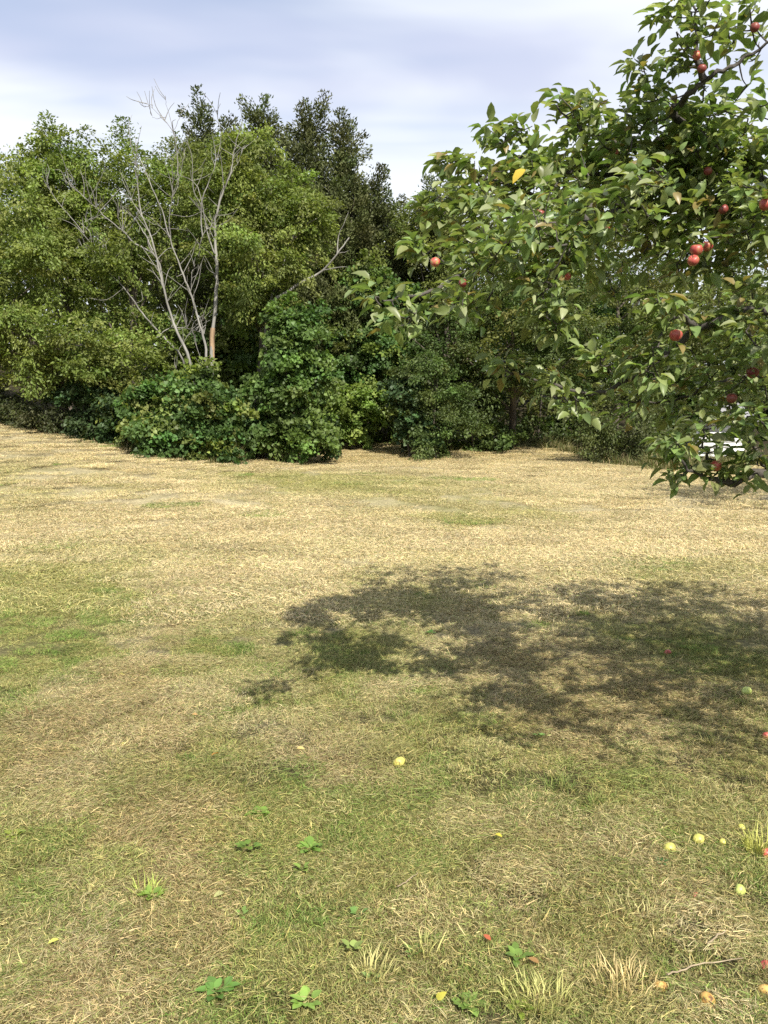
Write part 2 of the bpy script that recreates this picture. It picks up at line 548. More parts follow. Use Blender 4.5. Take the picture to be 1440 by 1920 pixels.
def sward_patch(name, radius, n_lie, n_stand, width, lie_len, stand_len, seed):
    """a hand-sized piece of sward: cut stems lying about and short stubble standing"""
    r0 = np.random.default_rng(seed)
    V, F, C, off = [], [], [], 0
    lean = r0.random() * 6.283
    for n, lying in ((n_lie, True), (n_stand, False)):
        if not n:
            continue
        a, rr = r0.random(n) * 6.283, radius * np.sqrt(r0.random(n))
        if not lying and r0.random() < .8:                                 # stubble stands in bunches
            nbun = 5 if radius < .1 else 16
            k = r0.integers(0, nbun, n)
            ca, cr_ = r0.random(nbun) * 6.283, radius * np.sqrt(r0.random(nbun)) * .95
            x = cr_[k] * np.cos(ca[k]) + r0.normal(0, radius * .14, n); y = cr_[k] * np.sin(ca[k]) + r0.normal(0, radius * .14, n)
        else:
            x, y = rr * np.cos(a), rr * np.sin(a)
        if lying:
            L = lie_len * (.35 + 1.0 * r0.random(n) ** 1.6); W = width * (.6 + .6 * r0.random(n))
            hd, pt = lean + r0.normal(0, .9, n), np.abs(r0.normal(.12, .28, n)); lift = .002 + .018 * r0.random(n); cv = r0.normal(0, .5, n)
        else:
            L = stand_len * (.4 + .9 * r0.random(n)); W = width * (.7 + .7 * r0.random(n))
            hd, pt = r0.random(n) * 6.283, np.clip(r0.normal(.95, .33, n), .2, 1.5); lift = np.zeros(n); cv = np.abs(r0.normal(.45, .4, n))
        base = np.stack([x, y, lift - .004], -1)
        h = np.stack([np.cos(hd), np.sin(hd), 0 * hd], -1); sd = np.stack([-np.sin(hd), np.cos(hd), 0 * hd], -1)
        up = np.array([[0, 0, 1.0]])
        d0 = h * np.cos(pt)[:, None] + up * np.sin(pt)[:, None]
        d1 = norm(d0 + h * np.abs(cv)[:, None] - up * (np.abs(cv) * .7)[:, None] + sd * r0.normal(0, .45, n)[:, None])
        roll = r0.normal(0, .7, n)
        w = (W * .5)[:, None] * (sd * np.cos(roll)[:, None] + np.cross(sd, d0) * np.sin(roll)[:, None])
        mid = base + d0 * (L * .5)[:, None]; tip = mid + d1 * (L * .5)[:, None]
        V.append(np.stack([base - w * .8, base + w * .8, mid - w * .85, mid + w * .85, tip], 1).reshape(-1, 3))
        F.append(((np.arange(n) * 5)[:, None, None] + np.array([[0, 1, 3], [0, 3, 2], [2, 3, 4]])[None]).reshape(-1, 3) + off)
        off += n * 5
        # tint relative to the place's own colour: straw, plain, greener, dull brown
        kinds = np.array([[1.42, 1.30, 1.18], [1, 1, 1], [.66, .86, .52], [.34, .29, .22]])
        pr = [.26, .32, .20, .22] if lying else [.20, .34, .28, .18]
        if radius > .3:
            pr = [.30, .54, .11, .05]
        c = kinds[r0.choice(4, n, p=pr)] * (.72 + .56 * r0.random((n, 1)))
        C.append(np.repeat(c, 5, 0))
    me = mesh_np(name, np.concatenate(V), np.concatenate(F), np.concatenate(C))
    me.materials.append(M_SWARD)
    return bpy.data.objects.new(name, me)


def sward_mat():
    m, N, L = new_mat('sward')
    out = N.new('ShaderNodeOutputMaterial')
    a1 = N.new('ShaderNodeAttribute'); a1.attribute_name = 'col'
    a2 = N.new('ShaderNodeAttribute'); a2.attribute_name = 'tint'; a2.attribute_type = 'INSTANCER'
    mx = N.new('ShaderNodeMixRGB'); mx.blend_type = 'MULTIPLY'; mx.inputs['Fac'].default_value = 1
    L.new(a1.outputs['Color'], mx.inputs['Color1']); L.new(a2.outputs['Color'], mx.inputs['Color2'])
    pb = N.new('ShaderNodeBsdfPrincipled'); pb.inputs['Roughness'].default_value = .6; pb.inputs['Specular IOR Level'].default_value = .25
    L.new(mx.outputs[0], pb.inputs['Base Color'])
    tr = N.new('ShaderNodeBsdfTranslucent'); L.new(mx.outputs[0], tr.inputs['Color'])
    ms = N.new('ShaderNodeMixShader'); ms.inputs[0].default_value = .22
    L.new(pb.outputs[0], ms.inputs[1]); L.new(tr.outputs[0], ms.inputs[2]); L.new(ms.outputs[0], out.inputs['Surface'])
    return m


M_SWARD = sward_mat()


def build_grass():
    patches = []
    for k in range(4):
        patches.append(sward_patch('sward_stubble', .12, 190, 600, .0019, .032, .025, 100 + k))      # 0-3 near, standing
    for k in range(4):
        patches.append(sward_patch('sward_hay', .12, 640, 200, .0017, .036, .020, 200 + k))          # 4-7 near, lying
    for k in range(3):
        patches.append(sward_patch('sward_tall', .055, 30, 120, .0021, .045, .048, 300 + k))          # 8-10 near, longer tufts
    for k in range(4):
        patches.append(sward_patch('sward_far', .40, 800, 950, .0048, .055, .032, 400 + k))           # 11-14 farther off
    X, Y, T, K, S = [], [], [], [], []
    for y0, y1, n, far in ((1.45, 3.3, 1550, 0), (3.05, 5.3, 2000, 0), (5.0, 8.0, 2100, 0), (6.5, 12.0, 950, 1), (11.5, 25.5, 3300, 1)):
        x, y = sample_band(y0, y1, n)
        g, b, wood = weights(x, y)
        tuft = fbm(x * 2.6, y * 2.6, 1, 3)
        keep = wood < .35
        x, y, g, b, tuft = x[keep], y[keep], g[keep], b[keep], tuft[keep]
        n = len(x)
        gg = np.clip(g + .25 * (rng.random(n) - .5), 0, 1)[:, None]
        c = STRAW[None] * (1 - gg) + OLIVE[None] * gg
        c = np.where((rng.random(n) < g * (.04 if far else .20))[:, None], GREEN[None] * 1.15, c)
        bb = np.clip(b + .2 * (rng.random(n) - .5), 0, 1)[:, None] * .85
        c = (c * (1 - bb) + THATCH[None] * bb) * (.80 + .40 * rng.random((n, 1)))
        if far:
            k = 11 + rng.integers(0, 4, n); sc = .8 + .5 * rng.random(n)
        else:
            r = rng.random(n)
            k = np.where(r < .30 + .6 * g - .7 * b, rng.integers(0, 4, n), rng.integers(4, 8, n))
            k = np.where((tuft > .60) & (rng.random(n) < .5) & (b < .35), rng.integers(8, 11, n), k)
            sc = (.75 + .55 * rng.random(n)) * (1 + .5 * (y0 > 5))
        X.append(x); Y.append(y); T.append(c); K.append(k); S.append(sc)
    X, Y, T, K, S = (np.concatenate(v) for v in (X, Y, T, K, S))
    n = len(X)
    me = bpy.data.meshes.new('grass')
    me.vertices.add(n)
    me.vertices.foreach_set('co', np.stack([X, Y, gz(X, Y)], -1).astype(np.float32).ravel())
    for nm, ty, arr, key in (('tint', 'FLOAT_COLOR', np.concatenate([T, np.ones((n, 1))], 1), 'color'), ('pick', 'INT', K, 'value'), ('size', 'FLOAT', S, 'value'), ('turn', 'FLOAT', rng.random(n) * 6.283, 'value')):
        at_ = me.attributes.new(nm, ty, 'POINT')
        at_.data.foreach_set(key, np.asarray(arr, np.int32 if ty == 'INT' else np.float32).ravel())
    o = link('grass', me)
    tag(o, 'short mown grass and dry hay clippings covering the field', 'grass', None, 'stuff')
    ng = bpy.data.node_groups.new('sward', 'GeometryNodeTree')
    ng.interface.new_socket('Geometry', in_out='INPUT', socket_type='NodeSocketGeometry')
    ng.interface.new_socket('Geometry', in_out='OUTPUT', socket_type='NodeSocketGeometry')
    N, L = ng.nodes, ng.links
    gi, go = N.new('NodeGroupInput'), N.new('NodeGroupOutput')
    join = N.new('GeometryNodeJoinGeometry')
    for p in reversed(patches):                                             # joined sockets read last to first
        oi = N.new('GeometryNodeObjectInfo'); oi.inputs['Object'].default_value = p
        g2 = N.new('GeometryNodeGeometryToInstance')
        L.new(oi.outputs['Geometry'], g2.inputs[0]); L.new(g2.outputs[0], join.inputs[0])

    def named(nm, ty):
        q = N.new('GeometryNodeInputNamedAttribute'); q.data_type = ty; q.inputs['Name'].default_value = nm
        return q.outputs[0]
    iop = N.new('GeometryNodeInstanceOnPoints')
    iop.inputs['Pick Instance'].default_value = True
    L.new(gi.outputs[0], iop.inputs['Points']); L.new(join.outputs[0], iop.inputs['Instance'])
    L.new(named('pick', 'INT'), iop.inputs['Instance Index'])
    cb = N.new('ShaderNodeCombineXYZ'); L.new(named('turn', 'FLOAT'), cb.inputs['Z'])
    er = N.new('FunctionNodeEulerToRotation'); L.new(cb.outputs[0], er.inputs[0]); L.new(er.outputs[0], iop.inputs['Rotation'])
    L.new(named('size', 'FLOAT'), iop.inputs['Scale'])
    L.new(iop.outputs[0], go.inputs[0])
    md = o.modifiers.new('sward', 'NODES'); md.node_group = ng


build_grass()


# ------------------------------------------------------------------ woodland trees
def px_lobe(px, row, rx, rz, Y, ry=None):
    s = Y / FPX
    return P(px, row, Y), np.array([rx * s, ry if ry else rx * s * .9, rz * s])


def crown_arrays(lobes, n_clump, per, cr, L, W, col, colvar=.25, flat=.55, droop=.35, tmpl=T_SIMPLE, up=.6, back=.45, inner=.22, second=None, rise=.12):
    """leaf clumps spread over and inside the lobes of a crown"""
    C = np.array([l[0] for l in lobes]); R = np.array([l[1] for l in lobes])
    w = (R[:, 0] * R[:, 2]) ** .9; w /= w.sum()
    N0 = int(n_clump * 2.2)
    li = rng.choice(len(lobes), N0, p=w)
    d = norm(rng.normal(size=(N0, 3)))
    rad = np.where(rng.random(N0) < inner, rng.random(N0) ** .5 * .8, .68 + .42 * rng.random(N0))
    lump = .72 + .56 * vnoise(d[:, 0] * 2.3 + li * 5.1, d[:, 2] * 2.3 + d[:, 1] * 1.7, 2)
    pos = C[li] + d * R[li] * (rad * lump)[:, None]
    keep = ~((d[:, 1] > .35) & (rng.random(N0) > back))
    q = np.min(np.linalg.norm((pos[:, None] - C[None]) / R[None], axis=2), axis=1)
    keep &= (q > .62) | (rng.random(N0) < .35)
    keep &= pos[:, 2] > gz(pos[:, 0], pos[:, 1]) + .1
    pos, d = pos[keep][:n_clump], d[keep][:n_clump]
    m = len(pos)
    size = cr * (.55 + .95 * rng.random(m))
    cnt = np.maximum(6, (per * (size / cr) ** 2 * (.6 + .8 * rng.random(m))).astype(int))
    ci = np.repeat(np.arange(m), cnt)
    n = len(ci)
    # every bough runs outward from the crown, flat and drooping at its end
    ax = norm(d * np.array([1, 1, .35]) + rng.normal(size=(m, 3)) * .45 + np.array([0, 0, rise])[None])
    lat = norm(np.cross(ax, np.array([0, 0, 1.0])[None]) + 1e-3)
    ver = np.cross(lat, ax)
    t = rng.random(n) ** .8
    ln = size[ci] * 2.3
    wid = size[ci] * (1.0 - .55 * t) * .44
    g1, g2 = rng.normal(size=n), rng.normal(size=n)
    p = pos[ci] + ax[ci] * ((t - .45) * ln)[:, None] + lat[ci] * (g1 * wid)[:, None] + ver[ci] * (g2 * wid * flat)[:, None]
    p[:, 2] -= droop * (t ** 2 * .55 * ln + np.abs(g1) * wid * .5)
    dd = d[ci]
    outw = lat[ci] * np.sign(g1)[:, None]
    nrm = np.array([0, 0, up])[None] + dd * .4 + rng.normal(size=(n, 3)) * .62
    tip = outw * .5 + ax[ci] * .8 + rng.normal(size=(n, 3)) * .5 + np.array([0, 0, -droop * 1.1])[None]
    s = .65 + .7 * rng.random(n)
    V, F = place_leaves(p, tip, nrm, L * s, W * s, tmpl)
    c = np.tile(np.asarray(col, float)[None], (m, 1))
    if second is not None:
        t = (rng.random(m) < .3)[:, None]
        c = np.where(t, np.asarray(second)[None], c)
    c = c * (1 + colvar * (rng.random((m, 1)) * 2 - 1)) * (1 + .18 * (rng.random((m, 3)) - .5))
    lc = c[ci] * (.92 + .54 * rng.random((n, 1)))
    return V, F, np.repeat(lc, len(tmpl[0]), 0), pos


def tree(name, label, cat, lobes, base, col, group=None, n_clump=240, per=90, cr=.42, L=.085, W=.045, trunk_r=.12, mat=None, limbs=10, bark=None, stuff=True, dens=(.85, 1.2), **kw):
    n_clump, per = int(n_clump * dens[0]), int(per * dens[1])
    root = empty(name, base, label, cat, group)
    inv = np.asarray(base, float)
    V, F, c, pos = crown_arrays(lobes, n_clump, per, cr, L, W, col, **kw)
    o = link('crown', mesh_np('crown', V - inv, F, c), mat or M_LEAF, root)
    if stuff:
        o['kind'] = 'stuff'
    top = np.mean([l[0] for l in lobes], 0)
    parts = []
    if trunk_r:
        mid = (inv + top) / 2 + np.array([rng.normal(0, .12), rng.normal(0, .1), 0])
        path = smooth_path([inv - inv - np.array([0, 0, .15]), mid - inv, top - inv], 6, .015)
        parts.append(tube(path, [trunk_r, trunk_r * .75, trunk_r * .35], 8, .2))
        for k in range(limbs):
            e = pos[rng.integers(len(pos))] - inv
            s = path[rng.integers(len(path) // 3, len(path) - 1)]
            mm = s * .45 + e * .55 + np.array([0, 0, -.12 * np.linalg.norm(e - s)]) + rng.normal(0, .06, 3)
            parts.append(tube(smooth_path([s, mm, e], 4, .01), [trunk_r * .32, trunk_r * .2, .008], 5))
        v, f = merge(parts)
        link('trunk', mesh_np('trunk', v, f, None, True), bark or M_BARK, root)
    return root


def base_at(px, Y):
    p = P(px, 800, Y)
    return np.array([p[0], Y, float(gz(p[0], Y))])


YG = (.152, .185, .046)      # box elder: yellow green
MG = (.118, .152, .036)
DG = (.072, .104, .030)
BLU = (.075, .130, .038)
OLV = (.105, .122, .034)


def lobes_of(Y, *spec):
    out = []
    for a, b, c, d, *e in spec:
        y = Y + (e[0] if e else 0)
        out.append(px_lobe(a, b + 14, c * .82, d * .82, y))
        for _ in range(3):                                                  # side boughs break up the round outline
            t = rng.random() * 6.283
            k = rng.uniform(.30, .48)
            out.append(px_lobe(a + c * .85 * math.cos(t), b + 14 - d * .85 * math.sin(t), c * k, d * k, y - rng.uniform(-.3, .7) * c * Y / FPX))
    return out


BE = 'yellow-green box elders of the left thicket'
tree('box_elder_tree', 'tall yellow-green leafy tree filling the left edge of the photo', 'tree',
     lobes_of(20, (20, 400, 110, 100), (-70, 390, 120, 110), (40, 510, 105, 90), (-40, 560, 110, 100), (-130, 480, 100, 130), (30, 330, 70, 50, .8), (-60, 310, 70, 40, .8)), base_at(0, 20.6), YG, BE, 330, 90, second=MG)
tree('box_elder_tree', 'leafy tree with feathery top sprays, left of the dead tree and tallest there', 'tree',
     lobes_of(21.5, (110, 335, 80, 70), (140, 420, 95, 90), (70, 320, 50, 40), (110, 272, 55, 34), (135, 258, 22, 22), (85, 270, 26, 28), (160, 300, 40, 30), (120, 510, 90, 70)), base_at(130, 21.6), YG, BE, 270, 85, .36, second=MG)
tree('box_elder_tree', 'rounded leafy tree just left of and behind the bare dead branches', 'tree',
     lobes_of(22, (240, 330, 75, 65), (220, 420, 95, 95), (255, 272, 45, 26), (215, 285, 40, 26), (200, 530, 90, 80), (215, 470, 36, 30, -2.6), (270, 300, 40, 36), (300, 360, 60, 60)), base_at(240, 22.2), MG, BE, 280, 88, .38, second=YG)
tree('box_elder_tree', 'drooping willowy yellow-green tree just right of the dead tree', 'tree',
     lobes_of(21, (470, 325, 80, 75), (430, 275, 60, 42), (510, 400, 85, 80), (470, 480, 80, 80), (560, 370, 48, 45), (575, 440, 40, 40), (500, 560, 55, 45), (420, 370, 60, 80), (452, 440, 26, 40, -1.7), (470, 262, 40, 28)), base_at(470, 21.2), YG, BE, 400, 95, .38, droop=.6, second=MG)
tree('box_elder_tree', 'shaded leafy tree seen through the bare branches of the dead tree', 'tree',
     lobes_of(24.2, (330, 370, 100, 90), (340, 480, 100, 100), (300, 590, 110, 70), (400, 560, 70, 80), (360, 300, 60, 45)), base_at(340, 24.3), OLV, BE, 260, 80, .42)
tree('box_elder_tree', 'low spreading leafy boughs overhanging the grass at the left', 'tree',
     lobes_of(18.9, (40, 460, 60, 40), (170, 625, 80, 45), (245, 640, 55, 38), (90, 590, 70, 40), (60, 660, 90, 40), (130, 690, 60, 26), (-30, 600, 70, 60), (210, 690, 45, 30)), base_at(120, 19.6), YG, BE, 210, 95, .34, second=MG, limbs=16)

CG = 'dark cedars rising behind the thicket'


def cedar(label, px, top, bottom, half, Y, n=230, group=CG, col=(.072, .084, .030)):
    lobes = []
    k = 7
    for i in range(k):
        t = (i + .35) / k
        row = top + 34 + (bottom - top) * t
        hw = half * (.10 + 1.02 * t ** .8)
        lobes.append(px_lobe(px + rng.normal(0, half * .07), row, hw, (bottom - top) / k * .85, Y, hw * Y / FPX * .9))
    return tree('cedar_tree', label, 'tree', lobes, base_at(px, Y), col, group, int(n * 1.45), 100, .30, .10, .042, .13, M_CEDAR, 6, flat=1.0, droop=-.25, up=.25, back=.35, inner=.35, colvar=.3, rise=.7)


cedar('slim dark cedar spire poking up behind the dead tree', 370, 196, 520, 55, 26, 130)
cedar('dark cedar with a pointed tip, leftmost of the main cedar clump', 508, 200, 640, 108, 25.5, 290)
cedar('tallest dark cedar at the centre of the cedar clump', 578, 196, 660, 122, 26, 340)
cedar('dark cedar shoulder stepping down right of the tallest cedar', 640, 246, 660, 98, 25.2, 280)
cedar('smaller dark cedar lower on the slope of the cedar clump', 692, 318, 660, 75, 25.6, 230)
cedar('short cedar at the bottom of the notch of sky', 738, 358, 660, 50, 26.4, 150)
cedar('dark conifer with a thin spire just left of the apple leaves', 818, 322, 660, 62, 26, 190)
cedar('small dark spire barely topping the leafy tree by the cedars', 428, 214, 420, 40, 27, 70)

RG = 'shadowy woodland trees behind the apple tree'
tree('woodland_tree', 'olive leafy tree right of the notch of sky', 'tree',
     lobes_of(25, (860, 395, 75, 55), (900, 470, 95, 85), (800, 440, 55, 60), (780, 390, 30, 32), (850, 350, 34, 26)), base_at(860, 25), OLV, RG, 230, 85, .38)
tree('woodland_tree', 'dark leafy tree overhanging the shaded hollow at the wood edge', 'tree',
     lobes_of(22.4, (990, 520, 100, 80), (950, 620, 95, 60), (1050, 630, 90, 55), (850, 610, 75, 70), (900, 540, 70, 60), (930, 690, 50, 30), (1040, 690, 60, 30)), base_at(960, 24.6), DG, RG, 330, 85, .40, second=OLV)
tree('woodland_tree', 'dark tree behind the middle of the apple tree', 'tree',
     lobes_of(24.6, (1150, 540, 105, 95), (1110, 640, 80, 60), (1200, 640, 80, 70), (1100, 440, 70, 45), (1200, 455, 85, 50)), base_at(1150, 25), DG, RG, 230, 80, .42, second=OLV)
tree('woodland_tree', 'dark tree behind the hanging cluster of three red apples', 'tree',
     lobes_of(25.5, (1300, 540, 115, 100), (1280, 650, 90, 70), (1350, 640, 90, 80)), base_at(1310, 26.5), OLV, RG, 200, 75, .42)
tree('woodland_tree', 'dark tree at the right edge behind the apple leaves', 'tree',
     lobes_of(25, (1450, 530, 110, 100), (1430, 640, 90, 90), (1540, 560, 110, 130)), base_at(1470, 26), DG, RG, 200, 75, .42)
for lab, px, top, half, Y in (('dim deep-wood tree behind the left thicket', 60, 350, 200, 29), ('dim deep-wood tree behind the dead tree', 330, 330, 170, 29.5), ('dim deep-wood tree behind the cedar clump', 600, 330, 170, 30),
                              ('dim deep-wood tree behind the bright undergrowth gap', 760, 420, 130, 29), ('dim deep-wood tree above the shaded hollow', 960, 430, 150, 29.5), ('dim deep-wood tree at the far right', 1250, 450, 200, 30)):
    tree('woodland_tree', lab, 'tree', lobes_of(Y, (px, top + 110, half * .8, 110), (px - half * .4, top + 240, half * .7, 110), (px + half * .4, top + 250, half * .7, 110), (px, top + 360, half, 90)), base_at(px, Y + .5), OLV, 'deep-wood trees', 120, 70, .6, .13, .07, inner=.4)


def far_wood():
    n = 24000
    x = (rng.random(n) * 2 - 1) * 24
    y = 33 + 5 * rng.random(n)
    top = 7.2 + 1.6 * (fbm(x * .35, y * .2, 2) - .5) - 1.8 * np.exp(-((x - 1) / 3) ** 2) - 1.0 * (x > 3)
    z = gz(x, y) + np.maximum(top - 1.0, 1) * rng.random(n) ** .8
    pos = np.stack([x, y, z], -1)
    V, F = place_leaves(pos, rng.normal(size=(n, 3)), rng.normal(size=(n, 3)) + np.array([0, -.6, .3]), .28 + .2 * rng.random(n), .2 + .12 * rng.random(n), T_SIMPLE)
    c = np.array(OLV)[None] * (.6 + .6 * rng.random((n, 1)))
    o = link('far_woods', mesh_np('far_woods', V, F, np.repeat(c, 4, 0)), M_LEAF)
    tag(o, 'dim mass of woodland deep behind the edge trees', 'woods', None, 'stuff')


far_wood()


# ------------------------------------------------------------------ shrubs and vines along the edge
SG = 'shrubs and vines along the wood edge'


def shrub(label, Y, spec, col, n=110, per=85, cr=.28, L=.078, W=.072, tmpl=T_BROAD, name='shrub', base_px=None, **kw):
    lb = lobes_of(Y, *spec)
    bx = base_px if base_px is not None else spec[0][0]
    return tree(name, label, 'shrub', lb, base_at(bx, Y), col, SG, n, per, cr, L, W, .03, None, 9, tmpl=tmpl, flat=.7, droop=.45, up=.45, back=.3, colvar=.4, dens=(.9, 1.15), **kw)


shrub('dark green vine-covered bush standing out below the dead tree', 18.6, ((330, 765, 60, 45), (380, 735, 30, 50), (270, 740, 30, 36), (345, 705, 26, 34), (320, 820, 62, 32), (400, 815, 26, 42), (290, 790, 40, 40), (420, 750, 30, 50), (360, 700, 45, 30)), BLU, 230, 75, second=(.15, .19, .05))
shrub('vine curtain of bright leaves hanging right of the dead tree', 20, ((530, 610, 50, 60), (515, 690, 50, 50), (565, 670, 45, 45), (590, 690, 26, 36), (545, 750, 50, 40), (515, 800, 45, 40), (580, 790, 40, 36)), (.105, .16, .042), 270, 75, second=BLU, base_px=540)
shrub('pale green weedy bush glowing in the gap below the cedars', 23.3, ((655, 745, 62, 40), (620, 785, 40, 26), (690, 730, 30, 34)), (.15, .21, .05), 150, 80, .26, .08, .06)
shrub('blue-green vine mass climbing under the cedars', 24.4, ((690, 530, 60, 50), (650, 600, 55, 55), (730, 610, 40, 50), (640, 660, 60, 40), (700, 670, 60, 40)), BLU, 230, 75, .3, second=MG)
shrub('blue-leaved bush between the pale weedy bush and the shaded hollow', 22, ((770, 735, 32, 42), (790, 790, 45, 30)), (.070, .115, .050), 100, 75, .24, second=DG)
shrub('dark twiggy shrub jutting onto the grass at mid field edge', 21.6, ((820, 800, 34, 42), (850, 740, 50, 60), (810, 700, 45, 50)), DG, 120, 75, .26, .07, .04, T_SIMPLE)
shrub('dull brambly bush at the field edge below the apple branches', 20.4, ((1180, 775, 70, 65), (1150, 840, 55, 30), (1225, 835, 45, 40), (1120, 800, 40, 50)), (.07, .085, .028), 190, 75, .28, .06, .035, T_SIMPLE)
shrub('dark leafy bush beside the white shed', 22.4, ((1270, 720, 60, 60), (1240, 800, 36, 60)), DG, 110, 75, .3)
shrub('dark bush at the right edge above the white shed', 26.5, ((1400, 690, 90, 70), (1480, 760, 60, 100)), DG, 110, 75, .34)
shrub('brown-green undergrowth bush at the far left of the wood edge', 19.4, ((20, 770, 60, 26), (100, 750, 60, 40), (-60, 750, 70, 50)), (.06, .07, .028), 110, 70, .28, .07, .035, T_SIMPLE)
shrub('shady bush left of the vine-covered bush', 19.2, ((190, 775, 60, 40), (240, 800, 45, 34), (170, 730, 60, 36)), (.05, .085, .032), 120, 75, .28, .08, .06)
shrub('low dark bush beside the dark hollow under the vine curtain', 20.6, ((470, 790, 40, 40), (430, 840, 24, 22), (590, 790, 34, 30)), (.055, .09, .035), 90, 70, .26)
shrub('dark leafy bush at the left side of the shaded hollow', 23.2, ((890, 775, 45, 55), (930, 815, 34, 24), (870, 700, 45, 45)), DG, 120, 75, .28, second=(.09, .12, .035))
shrub('low tangled growth at the back of the shaded hollow', 25.4, ((1010, 800, 70, 34), (1080, 790, 50, 40)), DG, 90, 70, .3)
shrub('leafy thicket filling the gap behind the foot of the dead tree', 22.6, ((370, 630, 70, 60), (450, 640, 60, 70), (300, 680, 70, 40), (420, 720, 60, 50)), MG, 190, 75, .34, second=BLU)
shrub('mid-green growth behind the pale weedy bush', 25.2, ((690, 720, 80, 50), (740, 780, 60, 40), (610, 730, 50, 50)), MG, 150, 75, .34, second=BLU)
shrub('green saplings deep behind the leafy right tree trunks', 25.6, ((1010, 590, 70, 50), (1090, 580, 60, 50), (960, 640, 50, 40)), BLU, 120, 75, .32)


def build_undergrowth():
    n = 42000
    t = rng.random(n) * (len(EDGE) - 1)
    i = np.minimum(t.astype(int), len(EDGE) - 2)
    f = (t - i)[:, None]
    p = EDGE[i] * (1 - f) + EDGE[i + 1] * f
    back = np.abs(rng.normal(0, .8, n)) - .25 - .3 * rng.random(n) ** 3
    x, y = p[:, 0] + rng.normal(0, .15, n), p[:, 1] + back
    clump = fbm(x * 2.2, y * 2.2, 4, 2)
    L = (.10 + .46 * sstep(.38, .66, clump) * rng.random(n)) * np.clip(.65 + back * .7, .35, 1.2)
    W = .008 + .012 * rng.random(n)
    base = np.where((rng.random(n) < .5)[:, None], np.array([.10, .12, .035])[None], np.array([.18, .17, .07])[None])
    base = np.where((rng.random(n) < .2)[:, None], np.array([.30, .24, .13])[None], base)
    c = base * (.6 + .7 * rng.random(n))[:, None]
    v, f_, c = blade_mesh(x, y, L, W, rng.random(n) * 6.283, np.clip(rng.normal(1.1, .3, n), .3, 1.5), np.zeros(n), c, np.abs(rng.normal(.4, .4, n)), 2)
    o = link('undergrowth', mesh_np('undergrowth', v, f_, c), M_GRASS)
    tag(o, 'uncut weeds and long grass along the foot of the wood', 'undergrowth', None, 'stuff')


build_undergrowth()

# ------------------------------------------------------------------ the dead tree
DY = 19.6


